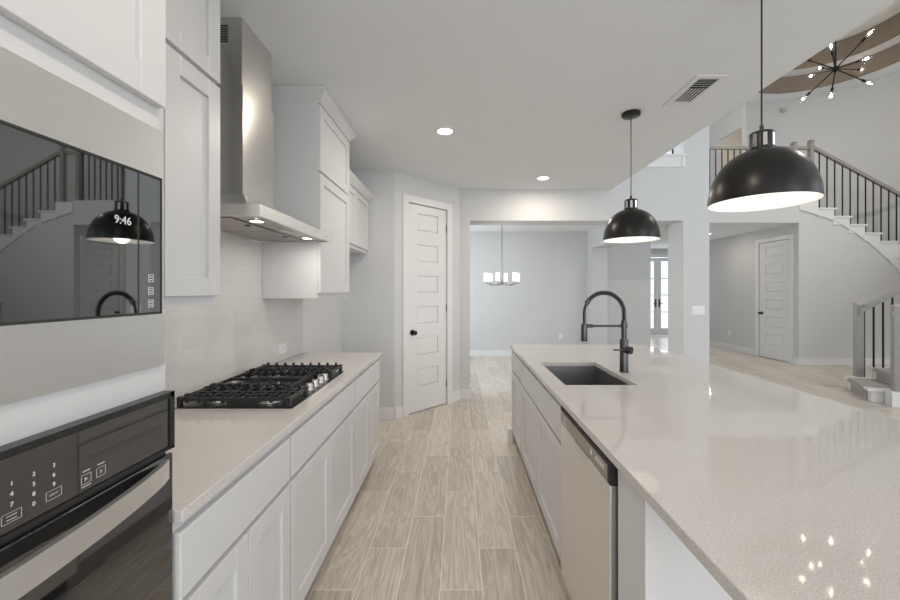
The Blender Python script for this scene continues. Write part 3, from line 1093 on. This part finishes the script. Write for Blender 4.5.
gk = [(GY0 + 0.012, 1.898, GX0 + 0.015, GX1 - 0.02, [(-1.12, 1.81), (-0.88, 1.81)]),
      (1.908, 2.262, GX0 + 0.015, GX1 - 0.105, [(-1.03, 2.0875)]),
      (2.272, GY1 - 0.012, GX0 + 0.015, GX1 - 0.02, [(-1.12, 2.365), (-0.88, 2.365)])]
for a in gk:
    obj('grate', grate(*a), MT['iron'], t, label='black cast iron grate')
for i in range(5):
    y = 1.932 + i * 0.076
    k = obj('knob', MB().lathe([(0.0001, 0.9226), (0.021, 0.9226), (0.021, 0.927), (0.016, 0.929), (0.0155, 0.950), (0.013, 0.953), (0.0001, 0.953)], (-0.772, y, 0), 24), MT['silver'], t, smooth=True, label='silver burner knob')
    obj('grip', MB().box(-0.786, -0.758, y - 0.003, y + 0.003, 0.953, 0.957), MT['silver'], k, bevel=0.001)

# outlet on backsplash
xo2 = XW + 0.008


def outlet(name, label, M, group=None, cat='outlet', w=0.07, h=0.115, sock=2, hor=False):
    """plate in local coords: x right, z up, face to -y"""
    t = thing(name, label, cat, M.to_translation(), group=group)
    mb = MB().box(-w / 2, w / 2, -0.006, 0, -h / 2, h / 2)
    obj('plate', mb.transform(M), MT['plate'], t, bevel=0.002)
    for i in range(sock):
        u = (i - (sock - 1) / 2)
        if cat == 'outlet':
            cx_, cz_ = (0, u * 0.038) if not hor else (u * 0.038, 0)
            mb = MB().box(cx_ - 0.014, cx_ + 0.014, -0.009, -0.006, cz_ - 0.014, cz_ + 0.014)
            s = obj('socket', mb.transform(M), MT['plate'], t, bevel=0.002)
            mb = MB()
            for q_ in (-0.005, 0.005):
                mb.box(cx_ + q_ - 0.001, cx_ + q_ + 0.001, -0.0093, -0.009, cz_ - 0.003, cz_ + 0.006)
            obj('slot', mb.transform(M), MT['dark'], s)
        else:
            cx_ = u * 0.046
            obj('rocker', MB().box(cx_ - 0.016, cx_ + 0.016, -0.010, -0.006, -0.033, 0.033).transform(M), MT['plate'], t, bevel=0.002)
    return t


RL = Matrix.Rotation(PI / 2, 4, 'Z')
outlet('outlet', 'white horizontal outlet plate on the tiled backsplash behind cooktop', Matrix.Translation((xo2, 2.868, 1.005)) @ RL, w=0.115, h=0.07, hor=True)
outlet('outlet', 'small white outlet low on the dining room wall', Matrix.Translation((2.19, 8.45, 0.43)))
outlet('outlet', 'white outlet low on the foyer wall left of its panelled door', Matrix.Translation((XA, 9.36, 0.40)) @ Matrix.Rotation(-PI / 2, 4, 'Z'))
outlet('light_switch', 'white three-gang switch plate on the wall pier beside the opening', Matrix.Translation((3.135, YF, 1.17)), cat='light switch', w=0.165, h=0.115, sock=3)

# ================================================================== ISLAND
IX0, IX1, IY0, IY1 = 0.485, 1.766, 0.45, 3.735
XI = 0.492          # island door faces
SX0, SX1, SY0, SY1 = 0.582, 0.98, 2.14, 2.82
mb = MB()
bm = mb.bm
zb, zt = 0.885, 0.915
xs = [IX0, SX0, SX1, IX1]
ys = [IY0, SY0, SY1, IY1]
for z in (zb, zt):
    vv = [[bm.verts.new((x, y, z)) for y in ys] for x in xs]
    for i in range(3):
        for j in range(3):
            if not (i == 1 and j == 1):
                bm.faces.new((vv[i][j], vv[i + 1][j], vv[i + 1][j + 1], vv[i][j + 1]))
    if z == zb:
        vb = vv
    else:
        vt = vv
loop = [(i, 0) for i in range(4)] + [(3, j) for j in range(1, 4)] + [(i, 3) for i in (2, 1, 0)] + [(0, j) for j in (2, 1)]
for a, b in zip(loop, loop[1:] + loop[:1]):
    bm.faces.new((vb[a[0]][a[1]], vb[b[0]][b[1]], vt[b[0]][b[1]], vt[a[0]][a[1]]))
loop = [(1, 1), (1, 2), (2, 2), (2, 1)]
for a, b in zip(loop, loop[1:] + loop[:1]):
    bm.faces.new((vb[a[0]][a[1]], vb[b[0]][b[1]], vt[b[0]][b[1]], vt[a[0]][a[1]]))
o = obj('island_countertop', mb, MT['quartz'], bevel=0.003)
tag(o, 'beige speckled quartz island countertop with cut-out for the sink', 'countertop')

BXR = 1.36


def island_cab(label, y0, y1, ndoor, ndraw):
    t = thing('island_cabinet', label, 'cabinet', ((XI + BXR) / 2, (y0 + y1) / 2, 0), group='white cabinets on the aisle side of the island')
    xb = XI + 0.02
    mb = MB()
    mb.box(xb, BXR - 0.02, y0, y0 + 0.018, 0.105, 0.884).box(xb, BXR - 0.02, y1 - 0.018, y1, 0.105, 0.884)
    mb.box(xb, BXR - 0.02, y0 + 0.018, y1 - 0.018, 0.105, 0.125).box(BXR - 0.04, BXR - 0.02, y0 + 0.018, y1 - 0.018, 0.125, 0.884)
    mb.box(xb, xb + 0.018, y0 + 0.018, y1 - 0.018, 0.125, 0.884)
    obj('body', mb, MT['cab'], t)
    obj('toe_kick', MB().box(xb + 0.06, BXR - 0.03, y0, y1, 0.0, 0.105), MT['toe'], t)
    g = 0.006
    w = (y1 - y0 - 2 * g) / ndraw
    for i in range(ndraw):
        a, b = y0 + g + i * w, y0 + g + (i + 1) * w
        obj('drawer', MB().box(XI, xb, a + 0.002, b - 0.002, 0.695, 0.862), MT['cab'], t, bevel=0.003)
    w = (y1 - y0 - 2 * g) / ndoor
    for i in range(ndoor):
        a, b = y0 + g + i * w, y0 + g + (i + 1) * w
        door_obj(MB().shaker(a + 0.002, b - 0.002, 0.118, 0.676, XI, -1, st=0.066), t)


island_cab('white double island cabinet below the sink, next to the dishwasher', 1.875, 3.09, 2, 2)
island_cab('white island cabinet at the far end of the island', 3.094, 3.69, 1, 1)
o = obj('island_back_panel', MB().box(BXR - 0.018, BXR, 1.045, 3.72, 0, 0.884), MT['cab'])
tag(o, 'white panel along the seating side of the island below the overhang', 'panel')
t = thing('island_end_panel', 'white panel with base moulding on the far end of the island', 'panel', (0.92, 3.7, 0))
obj('panel', MB().box(XI + 0.004, BXR - 0.020, 3.692, 3.72, 0, 0.884), MT['cab'], t)
obj('base_moulding', MB().box(XI - 0.03, BXR - 0.020, 3.72, 3.735, 0, 0.13).box(XI - 0.034, XI + 0.01, 3.66, 3.72, 0, 0.13), MT['trim'], t, bevel=0.003)
t = thing('island_end_panel', 'white panel with square post on the near end of the island by the dishwasher', 'panel', (0.92, 1.1, 0))
obj('panel', MB().box(XI + 0.055, BXR - 0.020, 1.10, 1.12, 0, 0.884), MT['cab'], t)
obj('post', MB().box(XI + 0.006, XI + 0.055, 1.045, 1.225, 0, 0.884), MT['cab'], t, label='square white corner post beside the dishwasher')
obj('post_cap', MB().box(XI + 0.056, XI + 0.20, 1.060, 1.10, 0.825, 0.884), MT['cab'], t, bevel=0.002)

# dishwasher
t = thing('dishwasher', 'stainless dishwasher under the island counter facing the aisle', 'dishwasher', (0.8, 1.565, 0))
DY0, DY1 = 1.258, 1.868
xd = 0.486
obj('body', MB().box(xd + 0.03, 1.08, DY0 + 0.006, DY1 - 0.006, 0.09, 0.872), MT['blackplastic'], t)
dd = obj('door', MB().box(xd, xd + 0.024, DY0, DY1, 0.085, 0.803), MT['steel'], t, bevel=0.003, label='brushed stainless door')
cs = obj('control_strip', MB().box(xd - 0.001, xd + 0.026, DY0 + 0.02, DY1, 0.806, 0.863), MT['dwstrip'], t, bevel=0.002, label='darker control strip along the top')
obj('top_edge', MB().box(xd - 0.0015, xd + 0.03, DY0, DY1, 0.863, 0.880).box(xd - 0.0015, xd + 0.03, DY0, DY0 + 0.02, 0.806, 0.863), MT['dark'], t, label='black top edge')
obj('kick_plate', MB().box(xd + 0.05, xd + 0.06, DY0, DY1, 0.0, 0.085), MT['blackplastic'], t)
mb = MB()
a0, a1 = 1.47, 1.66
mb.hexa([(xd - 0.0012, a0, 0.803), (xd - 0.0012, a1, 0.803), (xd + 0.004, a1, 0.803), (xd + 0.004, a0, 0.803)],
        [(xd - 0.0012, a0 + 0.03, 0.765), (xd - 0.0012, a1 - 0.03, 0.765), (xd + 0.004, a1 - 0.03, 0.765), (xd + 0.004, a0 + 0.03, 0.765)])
obj('pocket_handle', mb, MT['silver'], dd, label='pocket handle below the strip, its reflection put in as pale silver')  # flat patch, the light reflected in the pocket is put into its colour
mb = MB()
mb.lathe([(0.011, -0.0004), (0.0135, -0.0004), (0.0135, 0.0004), (0.011, 0.0004)], (0, 0, 0), 24, close=True)
mb.transform(Matrix.Translation((xd - 0.0013, 1.80, 0.838)) @ Matrix.Rotation(PI / 2, 4, 'Y') @ Matrix.Diagonal((0.55, 1.5, 1, 1)))
mb.box(xd - 0.0017, xd - 0.001, 1.765, 1.835, 0.817, 0.821)
obj('logo', mb, MT['plate'], cs, label='small pale oval maker mark')
for k in range(4):
    y = 1.31 + k * 0.022
    obj('button_mark', MB().box(xd - 0.0017, xd - 0.001, y + 0.001, y + 0.013, 0.832, 0.848), MT['plate'], cs)
obj('indicator', MB().box(xd - 0.0017, xd - 0.001, 1.43, 1.445, 0.83, 0.85), MT['plate'], cs)
obj('side_strip', MB().box(xd + 0.024, xd + 0.03, DY0 - 0.012, DY0 - 0.001, 0.0, 0.872), MT['blackplastic'], t)

# sink
t = thing('sink', 'undermount dark stainless sink set in the island', 'sink', ((SX0 + SX1) / 2, (SY0 + SY1) / 2, 0.66))
w = 0.006
sd = 0.665
mb = MB()
mb.box(SX0 - w, SX0, SY0 - w, SY1 + w, sd, 0.884).box(SX1, SX1 + w, SY0 - w, SY1 + w, sd, 0.884)
mb.box(SX0, SX1, SY0 - w, SY0, sd, 0.884).box(SX0, SX1, SY1, SY1 + w, sd, 0.884)
mb.box(SX0 - w, SX1 + w, SY0 - w, SY1 + w, sd - w, sd)
obj('basin', mb, MT['steeld'], t)
obj('drain', MB().lathe([(0.0001, sd + 0.004), (0.035, sd + 0.004), (0.052, sd + 0.005), (0.055, sd + 0.0005), (0.0001, sd + 0.0005)], ((SX0 + SX1) / 2 + 0.05, (SY0 + SY1) / 2, 0), 32), MT['chrome'], t, smooth=True)
obj('overflow_slot', MB().box(SX1 - 0.0015, SX1, 2.60, 2.70, 0.845, 0.852), MT['chrome'], t)

# faucet
FXx, FY = 1.045, 2.478
t = thing('faucet', 'dark gunmetal spring-neck kitchen faucet behind the sink', 'faucet', (FXx, FY, 0.915))
obj('base', MB().lathe([(0.0001, 0.9152), (0.030, 0.9152), (0.030, 0.920), (0.026, 0.922), (0.0255, 1.120), (0.023, 1.125), (0.0001, 1.125)], (FXx, FY, 0), 32), MT['gunmetal'], t, smooth=True)
obj('post', MB().cyl((FXx, FY, 1.12), (FXx, FY, 1.245), 0.0165).cyl((FXx, FY, 1.195), (FXx, FY, 1.222), 0.021), MT['gunmetal'], t, smooth=True)
hx0 = 0.792
rc = (FXx - hx0) / 2
czn = 1.278
path = [(FXx, FY, 1.235 + 0.043 * i / 5) for i in range(5)]
path += [(FXx - rc + rc * math.cos(a), FY, czn + 0.008 + (1.41 - czn) * math.sin(a)) for a in [PI * i / 40 for i in range(0, 41)]]
k0 = 44 - 10
obj('hose', MB().tube(path[:] + [(hx0, FY, z) for z in (1.26, 1.23, 1.21)], 0.0085), MT['blackmetal'], t, smooth=True)
sp = MB()
# spring coil round the hose
hel = []
P = [Vector(p) for p in path[:-8]]
dist = [0]
for a, b in zip(P, P[1:]):
    dist.append(dist[-1] + (b - a).length)
turns, L = 34, dist[-1]
ns = turns * 10
for i in range(ns + 1):
    s = L * i / ns
    k = max(j for j in range(len(dist)) if dist[j] <= s + 1e-9)
    k = min(k, len(P) - 2)
    f = (s - dist[k]) / (dist[k + 1] - dist[k])
    p = P[k].lerp(P[k + 1], f)
    tn = (P[k + 1] - P[k]).normalized()
    nrm = Vector((0, 1, 0))
    bn = tn.cross(nrm)
    a = 2 * PI * turns * i / ns
    hel.append(p + 0.0125 * (math.cos(a) * nrm + math.sin(a) * bn))
obj('spring', sp.tube(hel, 0.0032, 6), MT['gunmetal'], t, smooth='all', label='coiled spring around the hose')
e = P[-1]
obj('ferrule', MB().cyl(P[-2], P[-1] + (P[-1] - P[-2]).normalized() * 0.02, 0.0155), MT['gunmetal'], t, smooth=True)
obj('spray_head', MB().lathe([(0.0001, 1.110), (0.019, 1.110), (0.020, 1.115), (0.019, 1.205), (0.015, 1.222), (0.0001, 1.225)], (hx0, FY, 0), 24), MT['gunmetal'], t, smooth=True)
obj('holder_arm', MB().cyl((FXx, FY, 1.208), (hx0 + 0.02, FY, 1.208), 0.0075).cyl((hx0 + 0.055, FY, 1.208), (hx0 + 0.015, FY, 1.208), 0.0115), MT['gunmetal'], t, smooth=True)
lv = obj('lever_hub', MB().cyl((FXx, FY - 0.01, 1.058), (FXx + 0.03, FY - 0.045, 1.058), 0.023), MT['gunmetal'], t, smooth=True)
obj('lever', MB().cyl((FXx - 0.01, FY - 0.035, 1.060), (FXx - 0.085, FY - 0.05, 1.063), 0.005), MT['gunmetal'], lv, smooth=True)

# ================================================================== LIGHT FITTINGS


def point(name, loc, power, r, color=(1, 0.87, 0.70)):
    l = bpy.data.lights.new(name, 'POINT')
    l.energy = power
    l.shadow_soft_size = r
    l.color = color
    o = bpy.data.objects.new(name, l)
    o.location = loc
    COL.objects.link(o)
    return o


def pendant(label, x, y):
    zr = 1.81
    R = 0.196
    Hd = 0.225
    t = thing('pendant_lamp', label, 'pendant lamp', (x, y, CZ), group='black dome pendants over the island')
    prof_out, prof_in = [], []
    nn = 16
    for i in range(nn + 1):
        a = (PI / 2) * i / nn
        r = R * math.cos(a) ** 0.85 if i < nn else 0.0001
        prof_out.append((max(r, 0.0002), zr + Hd * math.sin(a)))
    for i in range(nn, -1, -1):
        a = (PI / 2) * i / nn
        r = (R - 0.004) * math.cos(a) ** 0.85 if i < nn else 0.0001
        prof_in.append((max(r, 0.0002), zr + (Hd - 0.006) * math.sin(a)))
    mb = MB().lathe([(R - 0.001, zr - 0.003), (R, zr - 0.003)] + prof_out[0:], (x, y, 0), 64)
    bmesh.ops.delete(mb.bm, geom=[f for f in mb.bm.faces if len(f.verts) > 4], context='FACES')
    sh = obj('shade', mb, MT['blackmetal'], t, smooth=True, label='satin black dome shade')
    bmx = MB().lathe(prof_in + [(R - 0.001, zr - 0.003)], (x, y, 0), 64)
    bmesh.ops.delete(bmx.bm, geom=[f for f in bmx.bm.faces if len(f.verts) > 4], context='FACES')
    obj('shade_lining', bmx, MT['whitein'], sh, smooth='all', label='white inside of the shade')
    zt = zr + Hd
    hub = MB().lathe([(0.0001, zt - 0.008), (0.05, zt - 0.008), (0.05, zt + 0.002), (0.046, zt + 0.004), (0.046, zt + 0.062), (0.044, zt + 0.069), (0.038, zt + 0.073), (0.0001, zt + 0.074)], (x, y, 0), 40)
    hb = obj('socket_cup', hub, MT['blackmetal'], t, smooth=True)
    for k in range(8):
        a = 2 * PI * (k + 0.5) / 8
        m = Matrix.Translation((x, y, 0)) @ Matrix.Rotation(a, 4, 'Z')
        obj('slot', MB().box(0.0440, 0.0470, -0.0075, 0.0075, zt + 0.006, zt + 0.060).transform(m), MT['chrome'], hb, bevel=0.001, label='bright chrome slot')
    obj('cord', MB().cyl((x, y, zt + 0.07), (x, y, CZ - 0.02), 0.0035, seg=8).cyl((x, y, zt + 0.07), (x, y, zt + 0.10), 0.008), MT['blackplastic'], t, smooth=True)
    obj('canopy', MB().lathe([(0.0001, CZ - 0.026), (0.058, CZ - 0.026), (0.066, CZ - 0.020), (0.066, CZ - 0.001), (0.0001, CZ - 0.001)], (x, y, 0), 40), MT['blackmetal'], t, smooth=True)
    b = obj('bulb', MB().sphere((x, y, zr + 0.085), 0.038), MT['bulb'], t, smooth='all')
    obj('bulb_socket', MB().cyl((x, y, zr + 0.115), (x, y, zt), 0.018), MT['whitein'], t, smooth=True)
    point('pendant_light', (x, y, zr + 0.03), 1.2, 0.05, (1, 0.94, 0.86))
    return t


pendant('black dome pendant hanging nearest, with its cord running out of the frame top', 1.289, 1.664)
pendant('black dome pendant hanging over the sink and faucet', 1.274, 2.897)


def can(label, x, y, z, power, vis=True):
    t = thing('recessed_light', label, 'ceiling light', (x, y, z), group='lit recessed ceiling lights')
    obj('trim_ring', MB().lathe([(0.062, z - 0.001), (0.062, z - 0.005), (0.085, z - 0.004), (0.086, z - 0.0005)], (x, y, 0), 40, close=True), MT['trim'], t, smooth=True)
    obj('lens', MB().lathe([(0.0001, z - 0.0035), (0.062, z - 0.0035), (0.062, z - 0.001), (0.0001, z - 0.001)], (x, y, 0), 40), MT['can'], t)
    l = bpy.data.lights.new('recessed_lamp', 'AREA')
    l.shape = 'DISK'
    l.size = 0.12
    l.energy = power
    l.color = (1.0, 0.88, 0.74)
    o = bpy.data.objects.new('recessed_lamp', l)
    o.location = (x, y, z - 0.008)
    COL.objects.link(o)


can('lit recessed ceiling light above the aisle before the pantry door', -0.12, 3.225, CZ, 13)
can('lit recessed ceiling light near the dining opening header', 0.98, 4.575, CZ, 11)
can('lit recessed light in the foyer ceiling below the balcony', 5.66, 8.9, 2.72, 8)
can('added unseen recessed light high in the living room ceiling, brightening the stair wall', 6.7, 4.6, HZ, 85)  # added out of view to brighten the wall below the stairs
can('added unseen recessed ceiling light in the aisle beside the oven tower', 0.05, 0.75, CZ, 9.5)  # added out of view to lift the left counter and upper cabinets

# ceiling vent
t = thing('ceiling_vent', 'white rectangular air vent in the kitchen ceiling', 'vent', (1.545, 2.58, CZ))
vx0, vx1, vy0, vy1 = 1.45, 1.645, 2.38, 2.78
mb = MB()
f = 0.035
z = CZ - 0.008
mb.box(vx0, vx0 + f, vy0, vy1, z, CZ - 0.0005).box(vx1 - f, vx1, vy0, vy1, z, CZ - 0.0005)
mb.box(vx0 + f, vx1 - f, vy0, vy0 + f, z, CZ - 0.0005).box(vx0 + f, vx1 - f, vy1 - f - 0.03, vy1, z, CZ - 0.0005)
obj('frame', mb, MT['trim'], t, bevel=0.002)
obj('duct_opening', MB().box(vx0 + f, vx1 - f, vy0 + f, vy1 - f - 0.03, CZ - 0.002, CZ - 0.0005), MT['dark'], t)
for k in range(6):
    x = vx0 + f + 0.008 + k * 0.0215
    obj('slat', MB().box(x - 0.0055, x + 0.0055, vy0 + 0.15, vy1 - f - 0.03, z + 0.0005, z + 0.002, Matrix.Rotation(-0.25, 4, 'Y')), MT['trim'], t)
for k in range(4):
    y = vy0 + f + 0.012 + k * 0.026
    obj('slat', MB().box(vx0 + f, vx1 - f, y - 0.006, y + 0.006, z + 0.001, z + 0.0025, Matrix.Rotation(0.6, 4, 'X')), MT['trim'], t)

# dining chandelier
dx_, dy0 = 0.74, 6.8
t = thing('chandelier', 'nickel dining chandelier with a ring of lit cylinder shades', 'chandelier', (dx_, dy0, 2.70))
zc = 1.555
obj('rod', MB().cyl((dx_, dy0, zc), (dx_, dy0, 2.69), 0.008).lathe([(0.0001, 2.672), (0.065, 2.672), (0.065, 2.699), (0.0001, 2.699)], (dx_, dy0, 0), 32), MT['nickel'], t, smooth=True)
obj('hub', MB().lathe([(0.0001, zc - 0.03), (0.02, zc - 0.025), (0.032, zc), (0.02, zc + 0.03), (0.0001, zc + 0.035)], (dx_, dy0, 0), 24), MT['nickel'], t, smooth=True)
for k in range(6):
    a = 2 * PI * k / 6 + 0.175
    ex, ey = dx_ + 0.29 * math.cos(a), dy0 + 0.29 * math.sin(a)
    pts = [(dx_ + r * math.cos(a), dy0 + r * math.sin(a), zc - 0.035 * math.sin(PI * r / 0.29)) for r in [0.29 * i / 8 for i in range(9)]]
    am = obj('arm', MB().tube(pts + [(ex, ey, zc + 0.03)], 0.007, 8).lathe([(0.0001, zc + 0.022), (0.03, zc + 0.022), (0.03, zc + 0.03), (0.0001, zc + 0.03)], (ex, ey, 0), 20), MT['nickel'], t, smooth=True)
    obj('shade', MB().lathe([(0.032, zc + 0.032), (0.032, zc + 0.175), (0.029, zc + 0.175), (0.029, zc + 0.032)], (ex, ey, 0), 24, close=True), MT['shade'], am, smooth=True, label='lit frosted glass cylinder shade')
point('dining_lamp', (dx_, dy0, zc + 0.32), 12, 0.15, (1, 0.93, 0.84))

# sputnik chandelier in the stair hall
hub = Vector((6.94, 7.2, 5.515))
t = thing('sputnik_chandelier', 'black starburst chandelier with globe bulbs in the high stair hall', 'chandelier', hub)
obj('hub', MB().sphere(hub, 0.06, (1, 1, 0.9)), MT['blackmetal'], t, smooth=True)
obj('stem', MB().cyl(hub, (hub.x, hub.y, Z3 - 0.03), 0.014).lathe([(0.0001, Z3 - 0.03), (0.09, Z3 - 0.03), (0.09, Z3 - 0.002), (0.0001, Z3 - 0.002)], (hub.x, hub.y, 0), 28), MT['blackmetal'], t, smooth=True)
for off in ((0.428, -0.2, 0.534), (0.061, -0.5, -0.102), (1.058, 0.55, 0.303), (0.777, 0.15, -0.178), (-0.177, -0.1, -0.547), (-0.598, 0.0, -0.553), (-0.992, -0.6, -0.457), (0.27, 0.6, 0.361), (-0.272, -0.2, 0.3), (-0.617, 0.0, 0.204)):
    p = hub + Vector(off)
    d = (p - hub).normalized()
    am = obj('arm', MB().cyl(hub, p - d * 0.12, 0.011, seg=10).cyl(p - d * 0.17, p - d * 0.10, 0.022, seg=14), MT['blackmetal'], t, smooth=True)
    rot = d.to_track_quat('Z', 'Y').to_matrix().to_4x4()
    obj('bulb', MB().sphere(p, 0.085, (0.8, 0.8, 1.2), rot), MT['clear'], am, smooth='all', label='clear glass bulb')
    obj('filament', MB().sphere(p, 0.022, (0.8, 0.8, 1.5), rot, seg=10), MT['filament'], am, smooth='all', label='glowing filament')
point('upper_room_lamp', (7.2, 9.6, 5.0), 9, 0.2, (1, 0.92, 0.80))
point('upper_hall_fill', (4.6, 8.8, 5.2), 36, 0.3, (1, 0.95, 0.9))  # fill added to brighten the upper hall walls, no fitting there
point('loft_fill', (2.2, 6.4, 4.9), 130, 0.3, (0.95, 0.97, 1.0))  # unseen fill added so the overlook opening looks bright

# small wall fitting high on the rotunda wall
o = obj('motion_sensor', MB().box(7.275, 7.375, 8.80, 8.845, 5.46, 5.55), MT['greyprint'], bevel=0.006)
tag(o, 'small grey sensor box high on the stair hall wall', 'sensor')

# ================================================================== STAIRS AND RAILINGS


def newel(mb, x, y, z0, z1, s=0.07):
    mb.box(x - s, x + s, y - s, y + s, z0, z1 - 0.03)
    mb.hexa([(x - s - .012, y - s - .012, z1 - .03), (x + s + .012, y - s - .012, z1 - .03), (x + s + .012, y + s + .012, z1 - .03), (x - s - .012, y + s + .012, z1 - .03)],
            [(x - s + .02, y - s + .02, z1), (x + s - .02, y - s + .02, z1), (x + s - .02, y + s - .02, z1), (x - s + .02, y + s - .02, z1)])
    return mb


def baluster(parent, x, y, z0, z1):
    obj('baluster', MB().box(x - 0.008, x + 0.008, y - 0.008, y + 0.008, z0, z1), MT['blackmetal'], parent)


# balcony railing
t = thing('balcony_railing', 'wooden balcony rail with thin black balusters above the foyer', 'railing', (4.9, 7.74, 3.17))
YB = 7.51
obj('handrail', MB().box(3.285, 6.41, YB - 0.03, YB + 0.03, 4.14, 4.195), MT['wood'], t, bevel=0.01)
obj('bottom_rail', MB().box(3.285, 6.41, YB - 0.03, YB + 0.03, 3.171, 3.20), MT['wood'], t, bevel=0.005)
x = 3.40
while x < 6.38:
    baluster(t, x, YB, 3.19, 4.15)
    x += 0.118
obj('newel', newel(MB(), 6.44, YB, 3.171, 4.29, 0.036), MT['wood'], t)

# overlook railing
t = thing('overlook_railing', 'dark railing in the small upper wall opening', 'railing', (2.4, YF + 0.2, 3.215))
obj('handrail', MB().box(1.905, OX1, YF + 0.02, YF + 0.08, 4.1, 4.15), MT['trim'], t)
for k in range(8):
    baluster(t, 2.0 + k * 0.118, YF + 0.05, 3.216, 4.11)

# the staircase
t = thing('staircase', 'curved staircase with carpeted treads, white risers, wooden newels and black balusters', 'staircase', (5.5, 5.1, 0))
YS0 = 7.43


def yback(x):
    return RC.y + math.sqrt(max((RR - 0.02) ** 2 - (x - RC.x) ** 2, 0.01))


tops = [3.17, 3.0, 2.845, 2.69, 2.53, 2.37, 2.21]
xr = [6.83, 7.125, 7.42, 7.71, 8.0, 8.29, 8.58]
for k in range(1, 6):
    x0, x1 = xr[k - 1], xr[k]
    yb = min(yback(x1), yback(x0))
    st = obj('step', MB().box(x0, x1 + 0.02, YS0, yb, tops[k] - 0.17, tops[k] - 0.02).box(x0, x1 + 0.045, YS0 - 0.03, yb, tops[k] - 0.035, tops[k]), MT['trim'], t, bevel=0.004, label='white step')
    obj('stair_carpet', MB().box(x0, x1 + 0.05, YS0 + 0.12, yb - 0.05, tops[k], tops[k] + 0.012).box(x1 + 0.045, x1 + 0.055, YS0 + 0.12, yb - 0.05, tops[k] - 0.14, tops[k]), MT['carpet'], st, label='grey carpet runner')
# landing (beyond the right edge of the view)
obj('landing', MB().box(8.345, 8.62, 6.6, 7.70, 2.05, 2.20), MT['trim'], t)
# stringer face
up = [(6.48, 3.17), (6.83, 3.17)]
for k in range(1, 6):
    up += [(xr[k - 1], tops[k] - 0.03), (xr[k], tops[k] - 0.03)]
up += [(8.58, 2.2)]
obj('stringer', MB().prism(low + up[::-1], 1, 7.42, 7.45), MT['trim'], t, label='white stair stringer')
obj('newel', newel(MB(), 6.745, YS0 + 0.06, 2.95, 4.32, 0.036), MT['wood'], t)
r0, r1 = Vector((6.76, YS0 + 0.05, 4.172)), Vector((8.55, YS0 + 0.05, 3.205))
obj('handrail', MB().sweep_rect([r0, r0.lerp(r1, 0.5), r1], 0.03, -0.03, 0.035).box(6.48, 6.745, YB - 0.03, YB + 0.03, 4.14, 4.195), MT['wood'], t)
x = 6.90
while x < 8.5:
    k = max(i for i in range(len(xr)) if xr[i] <= x) + 1 if x >= xr[0] else 1
    f = (x - r0.x) / (r1.x - r0.x)
    baluster(t, x, YS0 + 0.05, tops[min(k, 6)], r0.z + (r1.z - r0.z) * f)
    x += 0.148
# lower curved flight
C2 = Vector((6.54, 7.27, 0))
ri, ro = 1.83, 2.74


def cp2(r, deg, z=0.0):
    a = math.radians(deg)
    return Vector((C2.x + r * math.cos(a), C2.y + r * math.sin(a), z))


a0, n2, rise = 245.0, 12, 0.17
da = 95.0 / n2


def wedge(mb, r0, r1, d0, d1, z0, z1):
    b = [cp2(r0, d0, z0), cp2(r1, d0, z0), cp2(r1, d1, z0), cp2(r0, d1, z0)]
    return mb.hexa(b, [v + Vector((0, 0, z1 - z0)) for v in b])


nos = 1.0
for k in range(n2):
    za = rise * (k + 1)
    d0_, d1_ = a0 - 4 + k * da, a0 - 4 + (k + 1) * da
    rq = ro if k else 2.60
    mb = MB()
    wedge(mb, ri, rq, d0_, d1_, max(0.0, za - 0.35), za - 0.03)
    wedge(mb, ri - 0.03, rq + 0.03, d0_ - nos, d1_, za - 0.03, za)
    st = obj('step', mb, MT['trim'], t, bevel=0.003, label='white step of the lower flight')
    mb = MB()
    wedge(mb, ri + 0.12, rq - 0.12, d0_ - nos - 0.3, d1_, za, za + 0.012)
    wedge(mb, ri + 0.12, rq - 0.12, d0_ - nos - 0.3, d0_ - nos, za - 0.04, za)
    wedge(mb, ri + 0.12, rq - 0.12, d0_ - 0.35, d0_, za - rise + (0.012 if k else 0.0), za - 0.04)
    obj('stair_carpet', mb, MT['carpet'], st, label='grey carpet on the tread')
for rr, name in ((ri, 'in'), (ro, 'out')):
    s = 1 if name == 'in' else -1
    nz = 1.07
    c = Vector((5.75, 5.62, 0)) if name == 'in' else Vector((5.41, 4.82, 0))
    R = Matrix.Translation(c) @ Matrix.Rotation(math.radians(a0), 4, 'Z')
    bz_ = 0.19 if name == 'in' else 0.19
    obj('newel', newel(MB(), 0, 0, bz_, bz_ + nz, 0.044).transform(R), MT['wood'], t, label='grey stained newel post')
    obj('newel_base', MB().box(-0.08, 0.08, -0.08, 0.08, 0, bz_ - 0.02).box(-0.092, 0.092, -0.092, 0.092, bz_ - 0.02, bz_).transform(R), MT['trim'], t, bevel=0.003, label='white plinth block')
    hp = [cp2(rr + s * 0.03, a0 - 1 + (95 + 1) * i / 30, 1.13 + rise * 12 * i / 30) for i in range(31)]
    obj('handrail', MB().sweep_rect(hp, 0.03, -0.03, 0.035), MT['wood'], t)
    for i in range(0, 30):
        dg = a0 + 0.9 + i * da * 0.4
        kk = min(int((dg - a0 + 4) / da), n2 - 1)
        f = (dg - a0 + 1) / 96
        p = cp2(rr + s * 0.03, dg)
        baluster(t, p.x, p.y, rise * (kk + 1), 1.13 + rise * 12 * f)
